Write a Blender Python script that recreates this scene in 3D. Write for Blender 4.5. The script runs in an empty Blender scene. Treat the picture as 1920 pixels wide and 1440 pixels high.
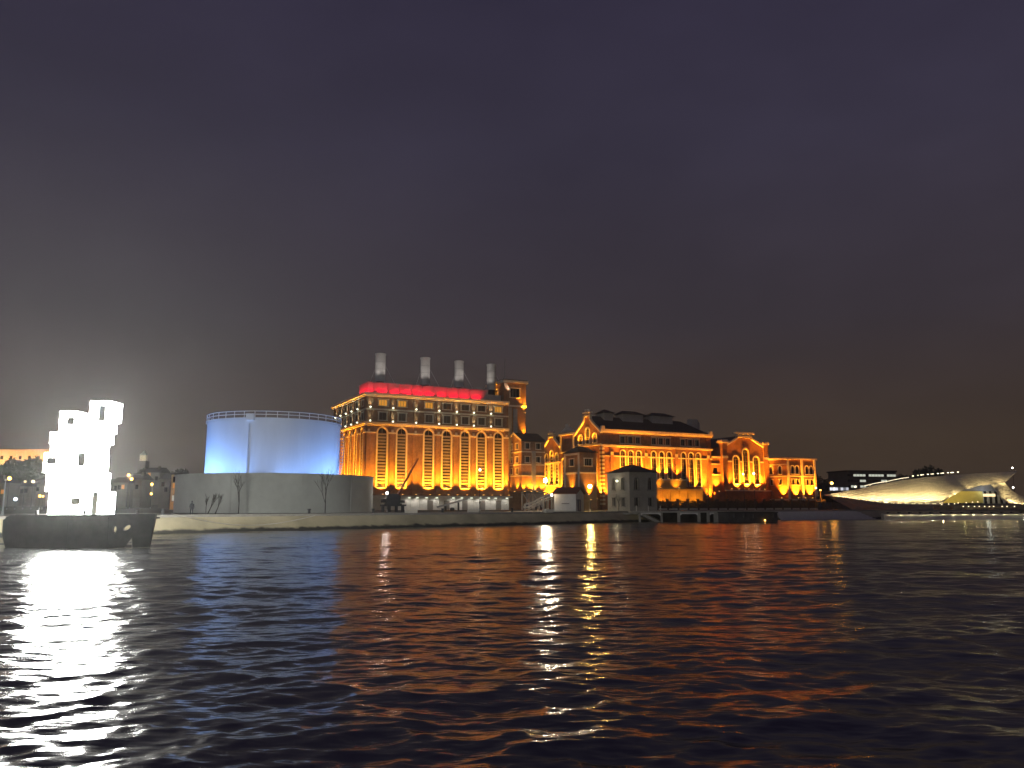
import bpy, bmesh, math, random
import numpy as np
from mathutils import Vector, Matrix
from mathutils.geometry import tessellate_polygon

random.seed(7)
R = math.radians
scene = bpy.context.scene
col = scene.collection

# ------------------------------------------------------------------ camera
CAM_Z = 1.2                      # camera height above the quay paving (z = 0); water lies at z = -1.9
PITCH = math.atan(228 / 1480)
cam_d = bpy.data.cameras.new('camera')
cam = bpy.data.objects.new('camera', cam_d)
col.objects.link(cam)
cam.location = (0, 0, CAM_Z)
cam.rotation_euler = (math.pi / 2 + PITCH, 0, 0)
cam_d.sensor_width = 36
cam_d.lens = 36 * 1480 / 1920
cam_d.clip_start = 0.1
cam_d.clip_end = 12000
scene.camera = cam

# ------------------------------------------------------------------ world: night sky over a city
world = bpy.data.worlds.new('World')
scene.world = world
world.use_nodes = True
wn, wl = world.node_tree.nodes, world.node_tree.links
wn.clear()
w_out = wn.new('ShaderNodeOutputWorld')
w_bg = wn.new('ShaderNodeBackground')
w_bg2 = wn.new('ShaderNodeBackground')
w_add = wn.new('ShaderNodeAddShader')
sky = wn.new('ShaderNodeTexSky')
sky.sky_type = 'NISHITA'
sky.sun_disc = False
sky.sun_elevation = R(-6)
sky.sun_rotation = R(200)
w_bg.inputs['Strength'].default_value = 0.05
wl.new(sky.outputs[0], w_bg.inputs['Color'])
tc = wn.new('ShaderNodeTexCoord')
sep = wn.new('ShaderNodeSeparateXYZ')
wl.new(tc.outputs['Generated'], sep.inputs[0])
ramp = wn.new('ShaderNodeValToRGB')
ramp.color_ramp.elements[0].position = 0.0
ramp.color_ramp.elements[0].color = (0.066, 0.043, 0.024, 1)
ramp.color_ramp.elements[1].position = 0.75
ramp.color_ramp.elements[1].color = (0.028, 0.023, 0.051, 1)
for p, c in ((0.08, (0.054, 0.037, 0.026, 1)), (0.22, (0.042, 0.034, 0.042, 1)), (0.42, (0.037, 0.032, 0.053, 1))):
    e = ramp.color_ramp.elements.new(p)
    e.color = c
wl.new(sep.outputs['Z'], ramp.inputs[0])
# thin cloud lit from the city below
mp = wn.new('ShaderNodeMapping')
mp.inputs['Scale'].default_value = (1.3, 1.3, 3.2)
wl.new(tc.outputs['Generated'], mp.inputs[0])
nz = wn.new('ShaderNodeTexNoise')
nz.inputs['Scale'].default_value = 2.3
nz.inputs['Detail'].default_value = 5
nz.inputs['Roughness'].default_value = 0.55
wl.new(mp.outputs[0], nz.inputs['Vector'])
mr = wn.new('ShaderNodeMapRange')
mr.inputs[1].default_value = 0.3
mr.inputs[2].default_value = 0.75
mr.inputs[3].default_value = 0.88
mr.inputs[4].default_value = 1.15
wl.new(nz.outputs[0], mr.inputs[0])
mulc = wn.new('ShaderNodeVectorMath')
mulc.operation = 'SCALE'
wl.new(ramp.outputs[0], mulc.inputs[0])
wl.new(mr.outputs[0], mulc.inputs['Scale'])
wl.new(mulc.outputs[0], w_bg2.inputs['Color'])
# greyer western sky: town glow, with the barge's glare painted in
glow = wn.new('ShaderNodeMapRange')
glow.interpolation_type = 'SMOOTHSTEP'
glow.inputs[1].default_value = -0.05
glow.inputs[2].default_value = 0.75
glow.inputs[3].default_value = 0.0
glow.inputs[4].default_value = 1.0
neg = wn.new('ShaderNodeMath'); neg.operation = 'MULTIPLY'; neg.inputs[1].default_value = -1
wl.new(sep.outputs['X'], neg.inputs[0])
wl.new(neg.outputs[0], glow.inputs[0])
elev = wn.new('ShaderNodeMapRange')
elev.interpolation_type = 'SMOOTHSTEP'
elev.inputs[1].default_value = 0.0
elev.inputs[2].default_value = 0.5
elev.inputs[3].default_value = 1.0
elev.inputs[4].default_value = 0.0
wl.new(sep.outputs['Z'], elev.inputs[0])
gm = wn.new('ShaderNodeMath'); gm.operation = 'MULTIPLY'
wl.new(glow.outputs[0], gm.inputs[0]); wl.new(elev.outputs[0], gm.inputs[1])
gsc = wn.new('ShaderNodeVectorMath'); gsc.operation = 'SCALE'
gsc.inputs[0].default_value = (0.036, 0.036, 0.036)
wl.new(gm.outputs[0], gsc.inputs['Scale'])
gadd = wn.new('ShaderNodeVectorMath'); gadd.operation = 'ADD'
wl.new(mulc.outputs[0], gadd.inputs[0]); wl.new(gsc.outputs[0], gadd.inputs[1])
wl.new(gadd.outputs[0], w_bg2.inputs['Color'])
w_bg2.inputs['Strength'].default_value = 1.0
wl.new(w_bg.outputs[0], w_add.inputs[0])
wl.new(w_bg2.outputs[0], w_add.inputs[1])
wl.new(w_add.outputs[0], w_out.inputs[0])

# very weak broad sun lamp added to simulate diffuse moonlit cloud
moon_fill_d = bpy.data.lights.new('moon_fill', 'SUN')
moon_fill_d.energy = 0.03
moon_fill_d.angle = R(20)
moon_fill_d.color = (0.8, 0.88, 1.0)
moon_fill = bpy.data.objects.new('moon_fill', moon_fill_d)
col.objects.link(moon_fill)
moon_fill.rotation_euler = (R(50), 0, R(-30))

scene.view_settings.view_transform = 'Standard'
scene.view_settings.look = 'None'
scene.view_settings.exposure = 0
scene.view_settings.gamma = 1
scene.view_settings.use_curve_mapping = False
scene.cycles.use_denoising = True
scene.cycles.caustics_reflective = False
scene.cycles.caustics_refractive = False
scene.cycles.max_bounces = 5
scene.cycles.diffuse_bounces = 2
scene.cycles.glossy_bounces = 3
scene.cycles.sample_clamp_indirect = 6
scene.cycles.use_light_tree = True

# ------------------------------------------------------------------ survey helpers (photo angles -> places at a chosen distance)
SP, CP = math.sin(PITCH), math.cos(PITCH)
def X(px, Y, z=1.2):
    return (px - 960) / 1480 * (Y * CP + (z - CAM_Z) * SP)
def Zh(py, Y):
    t = (720 - py) / 1480
    return Y * (SP + t * CP) / (CP - t * SP) + CAM_Z
TH = R(27)                        # the waterfront buildings stand on one grid turned 27 degrees
UX, UY = math.cos(TH), math.sin(TH)
OY = 205.0
OX = X(682, OY)
def PL(u, v, z=0):
    return Vector((OX + UX * u - UY * v, OY + UY * u + UX * v, z))
def U(px, v=0.0, z=1.2):
    k = (px - 960) / 1480
    # OX+UX*u-UY*v = k*((OY+UY*u+UX*v)*CP + (z-CAM_Z)*SP)
    return (k * ((OY + UX * v) * CP + (z - CAM_Z) * SP) - OX + UY * v) / (UX - k * CP * UY)

# ------------------------------------------------------------------ materials
def new_mat(name):
    m = bpy.data.materials.new(name)
    m.use_nodes = True
    return m, m.node_tree.nodes, m.node_tree.links
def mat(name, c, rough=0.8, var=0.25, scale=1.5, metal=0.0, bump=0.0, stretch=(1, 1, 1), spec=0.3):
    m, n, l = new_mat(name)
    b = n['Principled BSDF']
    b.inputs['Roughness'].default_value = rough
    b.inputs['Metallic'].default_value = metal
    b.inputs['Specular IOR Level'].default_value = spec
    t = n.new('ShaderNodeTexCoord')
    mpp = n.new('ShaderNodeMapping')
    mpp.inputs['Scale'].default_value = stretch
    l.new(t.outputs['Object'], mpp.inputs[0])
    x = n.new('ShaderNodeTexNoise')
    x.inputs['Scale'].default_value = scale
    x.inputs['Detail'].default_value = 6
    x.inputs['Roughness'].default_value = 0.65
    l.new(mpp.outputs[0], x.inputs['Vector'])
    r = n.new('ShaderNodeValToRGB')
    r.color_ramp.elements[0].position = 0.3
    r.color_ramp.elements[1].position = 0.7
    r.color_ramp.elements[0].color = tuple(max(0, k * (1 - var)) for k in c) + (1,)
    r.color_ramp.elements[1].color = tuple(min(1, k * (1 + var)) for k in c) + (1,)
    l.new(x.outputs[0], r.inputs[0])
    l.new(r.outputs[0], b.inputs['Base Color'])
    if bump:
        bp = n.new('ShaderNodeBump')
        bp.inputs['Strength'].default_value = bump
        bp.inputs['Distance'].default_value = 0.1
        l.new(x.outputs[0], bp.inputs['Height'])
        l.new(bp.outputs[0], b.inputs['Normal'])
    return m
def emat(name, c, s, base=(0.1, 0.1, 0.1)):
    m, n, l = new_mat(name)
    b = n['Principled BSDF']
    b.inputs['Base Color'].default_value = tuple(base) + (1,)
    b.inputs['Emission Color'].default_value = tuple(c) + (1,)
    b.inputs['Emission Strength'].default_value = s
    return m
def brick_mat(name, c1, c2, mortar):
    m, n, l = new_mat(name)
    b = n['Principled BSDF']
    b.inputs['Roughness'].default_value = 0.88
    b.inputs['Specular IOR Level'].default_value = 0.2
    t = n.new('ShaderNodeTexCoord')
    # bricks run round the building: use x+y along, z up
    s = n.new('ShaderNodeSeparateXYZ'); l.new(t.outputs['Object'], s.inputs[0])
    a = n.new('ShaderNodeMath'); a.operation = 'ADD'
    l.new(s.outputs[0], a.inputs[0]); l.new(s.outputs[1], a.inputs[1])
    cb = n.new('ShaderNodeCombineXYZ')
    l.new(a.outputs[0], cb.inputs[0]); l.new(s.outputs[2], cb.inputs[1])
    br = n.new('ShaderNodeTexBrick')
    br.inputs['Scale'].default_value = 1.0
    br.inputs['Brick Width'].default_value = 0.26
    br.inputs['Row Height'].default_value = 0.085
    br.inputs['Mortar Size'].default_value = 0.008
    br.inputs['Color1'].default_value = tuple(c1) + (1,)
    br.inputs['Color2'].default_value = tuple(c2) + (1,)
    br.inputs['Mortar'].default_value = tuple(mortar) + (1,)
    l.new(cb.outputs[0], br.inputs['Vector'])
    x = n.new('ShaderNodeTexNoise'); x.inputs['Scale'].default_value = 0.5; x.inputs['Detail'].default_value = 7
    x.inputs['Roughness'].default_value = 0.7
    l.new(t.outputs['Object'], x.inputs['Vector'])
    r = n.new('ShaderNodeMapRange')
    r.inputs[1].default_value = 0.3; r.inputs[2].default_value = 0.7
    r.inputs[3].default_value = 0.58; r.inputs[4].default_value = 1.3
    l.new(x.outputs[0], r.inputs[0])
    sc_ = n.new('ShaderNodeVectorMath'); sc_.operation = 'SCALE'
    l.new(br.outputs[0], sc_.inputs[0]); l.new(r.outputs[0], sc_.inputs['Scale'])
    l.new(sc_.outputs[0], b.inputs['Base Color'])
    return m

M = {}
M['brick'] = brick_mat('brick', (0.38, 0.19, 0.095), (0.30, 0.145, 0.07), (0.36, 0.30, 0.22))
M['brick2'] = brick_mat('brick_red', (0.40, 0.16, 0.07), (0.32, 0.12, 0.055), (0.36, 0.28, 0.2))
M['stone'] = mat('cream_stone', (0.78, 0.69, 0.55), 0.8, 0.12, 0.8)
M['house_plaster'] = mat('house_plaster', (0.30, 0.28, 0.24), 0.85, 0.15, 0.5)
M['white'] = mat('white_render', (0.70, 0.68, 0.64), 0.8, 0.12, 0.6)
M['blind'] = mat('window_blind', (0.17, 0.12, 0.08), 0.7, 0.2, 1.0)
M['slat'] = mat('slat_paint', (0.27, 0.23, 0.20), 0.6, 0.12, 2.0)
M['glass'] = mat('dark_glass', (0.012, 0.012, 0.014), 0.12, 0.3, 0.3, spec=0.5)
M['roof'] = mat('roof_slate', (0.045, 0.035, 0.032), 0.75, 0.3, 0.8)
M['steel'] = mat('chimney_steel', (0.55, 0.54, 0.53), 0.55, 0.12, 0.5, stretch=(2, 2, 0.3))
M['dark_steel'] = mat('dark_steel', (0.04, 0.04, 0.045), 0.5, 0.3, 2.0)
M['grey_metal'] = mat('grey_metal', (0.35, 0.35, 0.36), 0.5, 0.15, 1.0)
M['attic'] = mat('attic_panel', (0.45, 0.42, 0.40), 0.7, 0.1, 0.7)
M['tank'] = mat('tank_paint', (0.70, 0.73, 0.76), 0.55, 0.06, 0.35, stretch=(1, 1, 0.25))
M['plaster'] = mat('grey_plaster', (0.53, 0.55, 0.50), 0.85, 0.14, 0.25)
M['paving'] = mat('paving', (0.20, 0.185, 0.155), 0.85, 0.25, 0.4)
M['ground'] = mat('ground', (0.05, 0.048, 0.035), 0.95, 0.3, 0.05)
M['concrete'] = mat('concrete', (0.34, 0.32, 0.28), 0.85, 0.22, 0.9)
M['dark_wood'] = mat('dark_timber', (0.035, 0.03, 0.026), 0.8, 0.35, 1.5)
M['fence'] = mat('fence_iron', (0.11, 0.085, 0.065), 0.7, 0.3, 2.0)
M['pale'] = mat('pale_paint', (0.66, 0.62, 0.54), 0.6, 0.1, 1.0)
M['hull'] = mat('hull_black', (0.07, 0.063, 0.062), 0.45, 0.35, 0.9, bump=0.15)
M['red_roof'] = mat('red_roof', (0.16, 0.05, 0.03), 0.8, 0.25, 2.0)
M['tree_dark'] = mat('leaf_dark', (0.045, 0.055, 0.03), 0.8, 0.4, 0.6)
M['bark'] = mat('bark', (0.06, 0.05, 0.042), 0.9, 0.3, 3.0)
M['cloth'] = mat('dark_cloth', (0.03, 0.03, 0.035), 0.9, 0.3, 3.0)
M['shell'] = mat('ceramic_shell', (0.62, 0.57, 0.46), 0.35, 0.1, 0.9, spec=0.5)
def shell_mat():
    m = mat('ceramic_shell', (0.62, 0.57, 0.46), 0.4, 0.14, 1.2, spec=0.5)
    n, l = m.node_tree.nodes, m.node_tree.links
    t = n.new('ShaderNodeTexCoord'); w = n.new('ShaderNodeTexBrick')
    q = n.new('ShaderNodeMapping'); q.inputs['Rotation'].default_value = (R(90), 0, R(12))
    l.new(t.outputs['Object'], q.inputs[0]); l.new(q.outputs[0], w.inputs['Vector'])
    w.inputs['Scale'].default_value = 1.0
    w.inputs['Brick Width'].default_value = 2.4; w.inputs['Row Height'].default_value = 0.75
    w.inputs['Mortar Size'].default_value = 0.09; w.inputs['Mortar Smooth'].default_value = 0.6
    bp = n.new('ShaderNodeBump'); bp.inputs['Strength'].default_value = 0.9; bp.inputs['Distance'].default_value = 0.25
    l.new(w.outputs['Fac'], bp.inputs['Height']); bp.invert = True
    l.new(bp.outputs[0], n['Principled BSDF'].inputs['Normal'])
    return m
M['shell'] = shell_mat()
M['house'] = mat('house_wall', (0.17, 0.15, 0.13), 0.9, 0.2, 0.3)
M['ochre'] = mat('ochre_wall', (0.5, 0.34, 0.14), 0.85, 0.2, 0.4)
M['yellow'] = mat('yellow_wall', (0.46, 0.39, 0.13), 0.7, 0.1, 0.4)
M['door'] = mat('blue_grey_door', (0.16, 0.17, 0.24), 0.6, 0.15, 2.0)
M['grey_door'] = mat('grey_door', (0.22, 0.20, 0.18), 0.7, 0.2, 1.0)
M['lamp_white'] = emat('lamp_white', (1.0, 0.93, 0.80), 12)
M['lamp_big'] = emat('lamp_big', (1.0, 0.90, 0.68), 260)
M['lamp_amber'] = emat('lamp_amber', (1.0, 0.50, 0.10), 9)
M['lamp_amber_big'] = emat('lamp_amber_big', (1.0, 0.62, 0.14), 220)
M['lamp_blue'] = emat('lamp_blue_white', (0.75, 0.8, 1.0), 8)
M['lamp_foot'] = emat('lamp_foot', (1.0, 0.80, 0.45), 4)
M['lamp_wall'] = emat('lamp_wall', (0.95, 1.0, 0.72), 3.2)
M['win_amber'] = emat('lit_window_amber', (1.0, 0.40, 0.03), 0.65)
M['win_warm'] = emat('lit_window_warm', (1.0, 0.75, 0.4), 1.6)
M['win_white'] = emat('lit_window_white', (0.95, 1.0, 0.82), 0.6)
M['led'] = emat('led_panel', (1.0, 1.0, 0.94), 115)
M['red_lamp'] = emat('red_lamp', (1.0, 0.02, 0.08), 6)

# water
def water_mat():
    m, n, l = new_mat('river_water')
    b = n['Principled BSDF']
    b.inputs['Base Color'].default_value = (0.006, 0.007, 0.008, 1)
    b.inputs['Roughness'].default_value = 0.175
    b.inputs['IOR'].default_value = 2.2
    t = n.new('ShaderNodeTexCoord')
    def noise(scale, sx, sy, rot, det):
        q = n.new('ShaderNodeMapping')
        q.inputs['Scale'].default_value = (sx, sy, 1)
        q.inputs['Rotation'].default_value = (0, 0, R(rot))
        l.new(t.outputs['Object'], q.inputs[0])
        k = n.new('ShaderNodeTexNoise')
        k.inputs['Scale'].default_value = scale
        k.inputs['Detail'].default_value = det
        k.inputs['Roughness'].default_value = 0.5
        l.new(q.outputs[0], k.inputs['Vector'])
        return k
    a = noise(1.1, 0.45, 1.0, 12, 3)
    c = noise(3.2, 0.5, 1.0, -14, 2)
    b1 = n.new('ShaderNodeBump'); b1.inputs['Strength'].default_value = 1.0; b1.inputs['Distance'].default_value = 0.12
    b2 = n.new('ShaderNodeBump'); b2.inputs['Strength'].default_value = 1.0; b2.inputs['Distance'].default_value = 0.028
    l.new(a.outputs[0], b1.inputs['Height'])
    l.new(c.outputs[0], b2.inputs['Height'])
    l.new(b1.outputs[0], b2.inputs['Normal'])
    l.new(b2.outputs[0], b.inputs['Normal'])
    return m
M['water'] = water_mat()

def quay_mat():
    m, n, l = new_mat('quay_stone')
    b = n['Principled BSDF']; b.inputs['Roughness'].default_value = 0.85
    t = n.new('ShaderNodeTexCoord')
    s = n.new('ShaderNodeSeparateXYZ'); l.new(t.outputs['Object'], s.inputs[0])
    x = n.new('ShaderNodeTexNoise'); x.inputs['Scale'].default_value = 0.9; x.inputs['Detail'].default_value = 7
    l.new(t.outputs['Object'], x.inputs['Vector'])
    # algae line: an uneven tide mark
    ad = n.new('ShaderNodeMath'); ad.operation = 'MULTIPLY_ADD'; ad.inputs[1].default_value = 0.7; 
    l.new(x.outputs[0], ad.inputs[0]); l.new(s.outputs[2], ad.inputs[2])
    r = n.new('ShaderNodeValToRGB')
    r.color_ramp.elements[0].position = 0.30; r.color_ramp.elements[0].color = (0.018, 0.016, 0.01, 1)
    r.color_ramp.elements[1].position = 0.40; r.color_ramp.elements[1].color = (0.46, 0.40, 0.245, 1)
    e = r.color_ramp.elements.new(0.8); e.color = (0.52, 0.455, 0.29, 1)
    mr_ = n.new('ShaderNodeMapRange'); mr_.inputs[1].default_value = -2.0; mr_.inputs[2].default_value = 0.4
    l.new(ad.outputs[0], mr_.inputs[0]); l.new(mr_.outputs[0], r.inputs[0])
    mx = n.new('ShaderNodeVectorMath'); mx.operation = 'SCALE'
    r2 = n.new('ShaderNodeMapRange'); r2.inputs[1].default_value = 0.3; r2.inputs[2].default_value = 0.7; r2.inputs[3].default_value = 0.7; r2.inputs[4].default_value = 1.15
    x2 = n.new('ShaderNodeTexNoise'); x2.inputs['Scale'].default_value = 0.25; x2.inputs['Detail'].default_value = 8
    l.new(t.outputs['Object'], x2.inputs['Vector']); l.new(x2.outputs[0], r2.inputs[0])
    l.new(r.outputs[0], mx.inputs[0]); l.new(r2.outputs[0], mx.inputs['Scale'])
    l.new(mx.outputs[0], b.inputs['Base Color'])
    return m
M['quay'] = quay_mat()

# ------------------------------------------------------------------ mesh helpers
class MB:
    def __init__(self):
        self.v, self.f = [], []
    def poly(self, pts):
        i = len(self.v); self.v += [tuple(p) for p in pts]; self.f.append(tuple(range(i, i + len(pts)))); return self
    def box(self, x0, x1, y0, y1, z0, z1):
        i = len(self.v)
        self.v += [(x0, y0, z0), (x1, y0, z0), (x1, y1, z0), (x0, y1, z0), (x0, y0, z1), (x1, y0, z1), (x1, y1, z1), (x0, y1, z1)]
        for q in ((3, 2, 1, 0), (4, 5, 6, 7), (0, 1, 5, 4), (1, 2, 6, 5), (2, 3, 7, 6), (3, 0, 4, 7)):
            self.f.append(tuple(i + k for k in q))
        return self
    def prism(self, pts, y0, y1):           # (x, z) outline extruded along y
        i, n = len(self.v), len(pts)
        self.v += [(p[0], y0, p[1]) for p in pts] + [(p[0], y1, p[1]) for p in pts]
        self.f.append(tuple(range(i, i + n))); self.f.append(tuple(range(i + 2 * n - 1, i + n - 1, -1)))
        for k in range(n):
            self.f.append((i + k, i + n + k, i + n + (k + 1) % n, i + (k + 1) % n))
        return self
    def prism_x(self, pts, x0, x1):         # (y, z) outline extruded along x
        i, n = len(self.v), len(pts)
        self.v += [(x0, p[0], p[1]) for p in pts] + [(x1, p[0], p[1]) for p in pts]
        self.f.append(tuple(range(i, i + n))); self.f.append(tuple(range(i + 2 * n - 1, i + n - 1, -1)))
        for k in range(n):
            self.f.append((i + k, i + n + k, i + n + (k + 1) % n, i + (k + 1) % n))
        return self
    def tube(self, p0, p1, r0, r1=None, n=8, caps=True):
        r1 = r0 if r1 is None else r1
        p0, p1 = Vector(p0), Vector(p1)
        d = (p1 - p0).normalized()
        a = d.orthogonal().normalized(); b = d.cross(a)
        i = len(self.v)
        for p, r in ((p0, r0), (p1, r1)):
            for k in range(n):
                t = 2 * math.pi * k / n
                self.v.append(tuple(p + (a * math.cos(t) + b * math.sin(t)) * r))
        for k in range(n):
            self.f.append((i + k, i + (k + 1) % n, i + n + (k + 1) % n, i + n + k))
        if caps:
            self.f.append(tuple(range(i + n - 1, i - 1, -1))); self.f.append(tuple(range(i + n, i + 2 * n)))
        return self
    def bar(self, p0, p1, w, h):            # square bar
        return self.tube(p0, p1, w * 0.7, h * 0.7, 4)
    def panel(self, outer, holes, y, depth):   # wall in the xz plane with real openings and reveals
        loops = [outer] + list(holes)
        flat = [p for lp in loops for p in lp]
        tris = tessellate_polygon([[Vector((p[0], p[1], 0)) for p in lp] for lp in loops])
        i = len(self.v)
        self.v += [(p[0], y, p[1]) for p in flat]
        self.f += [tuple(i + k for k in t) for t in tris]
        for h in holes:
            i, n = len(self.v), len(h)
            self.v += [(p[0], y, p[1]) for p in h] + [(p[0], y + depth, p[1]) for p in h]
            for k in range(n):
                self.f.append((i + k, i + (k + 1) % n, i + n + (k + 1) % n, i + n + k))
        return self
    def ring(self, inner, outer, y0, y1):   # open band between two outlines (arch trim)
        i, n = len(self.v), len(inner)
        for y in (y0, y1):
            self.v += [(p[0], y, p[1]) for p in inner] + [(p[0], y, p[1]) for p in outer]
        for k in range(n - 1):
            self.f.append((i + k, i + k + 1, i + n + k + 1, i + n + k))
            self.f.append((i + n + k, i + n + k + 1, i + 3 * n + k + 1, i + 3 * n + k))
            self.f.append((i + k, i + 2 * n + k, i + 2 * n + k + 1, i + k + 1))
        return self
    def mesh(self, name, m, smooth=False):
        me = bpy.data.meshes.new(name)
        me.from_pydata(self.v, [], self.f)
        me.materials.append(m)
        if smooth:
            me.polygons.foreach_set('use_smooth', [True] * len(me.polygons))
        return me
    def build(self, name, m, parent=None, loc=(0, 0, 0), rz=0.0, smooth=False):
        return link(name, self.mesh(name, m, smooth), parent, loc, rz)
def link(name, me, parent=None, loc=(0, 0, 0), rz=0.0):
    o = bpy.data.objects.new(name, me)
    col.objects.link(o)
    o.parent = parent
    o.location = loc
    o.rotation_euler = (0, 0, rz)
    return o
def tag(o, label, cat, group=None):
    o['label'] = label; o['category'] = cat
    if group: o['group'] = group
    return o
def thing(name, label, cat, loc=(0, 0, 0), rz=0.0, group=None):
    return tag(link(name, None, None, loc, rz), label, cat, group)
def struct(name, mb, m, kind='structure', smooth=False):
    o = mb.build(name, m, smooth=smooth); o['kind'] = kind; return o
def copy_tree(o, parent, loc=None, rz=None):
    c = o.copy(); col.objects.link(c); c.parent = parent
    if loc is not None: c.location = loc
    if rz is not None: c.rotation_euler = (0, 0, rz)
    for ch in list(o.children): copy_tree(ch, c)
    return c
def remove_tree(o):
    for ch in list(o.children): remove_tree(ch)
    bpy.data.objects.remove(o)

_ldata = {}
def lamp(name, loc, aim, color, watts, angle=None, radius=0.15, parent=None, blend=0.7):
    key = (name, color, watts, angle, radius, blend)
    if key not in _ldata:
        d = bpy.data.lights.new(name, 'SPOT' if angle else 'POINT')
        d.color = color; d.energy = watts; d.shadow_soft_size = radius
        if angle:
            d.spot_size = R(angle); d.spot_blend = blend
        _ldata[key] = d
    o = bpy.data.objects.new(name, _ldata[key])
    col.objects.link(o)
    o.parent = parent
    o.location = loc
    if angle:
        o.rotation_euler = (Vector(aim) - Vector(loc)).to_track_quat('-Z', 'Y').to_euler()
    return o

def arch(cx, z0, z1, w, n=12):
    r = w / 2
    p = [(cx - r, z0)]
    pts = [(cx - r, z0), (cx + r, z0)]
    for k in range(n + 1):
        t = math.pi * k / n
        pts.append((cx + r * math.cos(t), z1 - r + r * math.sin(t)))
    return pts
def arch_open(cx, z0, z1, w, n=12):
    r = w / 2
    pts = [(cx - r, z0)]
    for k in range(n + 1):
        t = math.pi - math.pi * k / n
        pts.append((cx + r * math.cos(t), z1 - r + r * math.sin(t)))
    pts.append((cx + r, z0))
    return pts
def rect(x0, x1, z0, z1):
    return [(x0, z0), (x1, z0), (x1, z1), (x0, z1)]

class Face:
    """one side of a building: a runs to the right seen from outside, d outwards"""
    def __init__(s, ox, oy, ex, ey):
        s.o, s.e, s.n = (ox, oy), (ex, ey), (ey, -ex)
        s.rz = math.atan2(ey, ex)
    def at(s, a, d=0.0, z=0.0):
        return (s.o[0] + s.e[0] * a + s.n[0] * d, s.o[1] + s.e[1] * a + s.n[1] * d, z)

FLOOD = 10.5                       # one dimmer for all building floods
AMBER = (1.0, 0.37, 0.014)
AMBER2 = (1.0, 0.32, 0.012)
WARM = (1.0, 0.72, 0.38)

# window prototypes are made at the origin (sill centre), copied to their place and then deleted
protos = []
def window_arched(w, h, slats=0, trim=0.28, lit=None, mullion=True, slat_h=0.5, sill=True, trim_mat='stone'):
    g = MB().ring(arch_open(0, 0, h, w), arch_open(0, 0, h + trim, w + 2 * trim), -0.14, 0.05)
    wnd = g.build('window', M[trim_mat])
    MB().prism(arch(0, 0.02, h - 0.02, w - 0.02), 0.33, 0.37).build('pane', lit or M['glass'], wnd)
    if slats:
        me = MB().box(-w / 2 + 0.02, w / 2 - 0.02, -0.03, 0.03, 0, slat_h).mesh('slat', M['slat'])
        pitch = (h - w * 0.5) / slats
        for k in range(slats):
            link('slat', me, wnd, (0, 0.22, 0.15 + pitch * k))
        MB().box(-0.05, 0.05, 0.2, 0.27, h - w * 0.55, h - 0.05).build('mullion', M['slat'], wnd)
    elif mullion:
        me = MB().box(-0.06, 0.06, -0.04, 0.04, 0.03, h - 0.05).mesh('mullion', M['slat'])
        link('mullion', me, wnd, (0, 0.27, 0))
        n = max(2, int(h / 1.3))
        bm_ = MB().box(-w / 2 + 0.02, w / 2 - 0.02, -0.03, 0.03, 0, 0.1).mesh('glazing_bar', M['slat'])
        for k in range(1, n):
            link('glazing_bar', bm_, wnd, (0, 0.25, (h - w * 0.5) * k / (n - 1)))
    if sill:
        MB().box(-w / 2 - 0.3, w / 2 + 0.3, -0.3, 0.1, -0.22, -0.003).build('sill', M[trim_mat], wnd)
    protos.append(wnd)
    return wnd
def window_rect(w, h, trim=0.22, lit=None, sill=True, bars=1, trim_mat='stone'):
    g = MB()
    g.box(-w / 2 - trim, -w / 2, -0.12, 0.05, 0, h).box(w / 2, w / 2 + trim, -0.12, 0.05, 0, h)
    g.box(-w / 2 - trim - 0.15, w / 2 + trim + 0.15, -0.16, 0.05, h + 0.002, h + trim)
    wnd = g.build('window', M[trim_mat])
    MB().box(-w / 2 + 0.01, w / 2 - 0.01, 0.33, 0.37, 0.01, h - 0.01).build('pane', lit or M['glass'], wnd)
    me = MB().box(-0.05, 0.05, -0.04, 0.04, 0.02, h - 0.02).mesh('mullion', M['slat'])
    for k in range(bars):
        link('mullion', me, wnd, (-w / 2 + w * (k + 1) / (bars + 1), 0.27, 0))
    if sill:
        MB().box(-w / 2 - trim - 0.1, w / 2 + trim + 0.1, -0.22, 0.1, -0.2, -0.003).build('sill', M[trim_mat], wnd)
    protos.append(wnd)
    return wnd
def floodlight_mesh(lens):
    g = MB().box(-0.22, 0.22, -0.16, 0.16, 0, 0.3)
    me = g.mesh('floodlight', M['dark_steel'])
    le = MB().box(-0.18, 0.18, -0.12, 0.12, 0.303, 0.33).mesh('lens', M[lens])
    return me, le
FL_AMBER = floodlight_mesh('lamp_amber')
FL_WALL = floodlight_mesh('lamp_wall')
def floodlight(parent, F, a, d, z, watts, color=AMBER, angle=80, lean=0.28, kind=FL_AMBER, fixture=True, radius=0.15, blend=0.8):
    """fixture on a ledge, throwing light up the wall"""
    loc = F.at(a, d, z)
    if fixture:
        fx = link('floodlight', kind[0], parent, loc, F.rz)
        link('lens', kind[1], fx)
    l0 = F.at(a, d, z + 0.45)
    aim = F.at(a, d - lean * 10, z + 0.45 + 10)
    return lamp('floodlight_lamp', l0, aim, color, watts * FLOOD * random.choice((0.78, 0.9, 1.0, 1.12, 1.25)), angle, radius, parent, blend)
def wall_globe(parent, F, a, d, z, watts, color=(0.95, 1.0, 0.72), r=0.2):
    o = link('wall_lamp', GLOBE, parent, F.at(a, d, z), F.rz)
    return lamp('wall_lamp_light', F.at(a, d + 0.25, z + 0.3), F.at(a, d - 0.75, z + 4), color, watts * 9, 80, 0.12, parent, 0.9)
GLOBE = MB()
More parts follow.
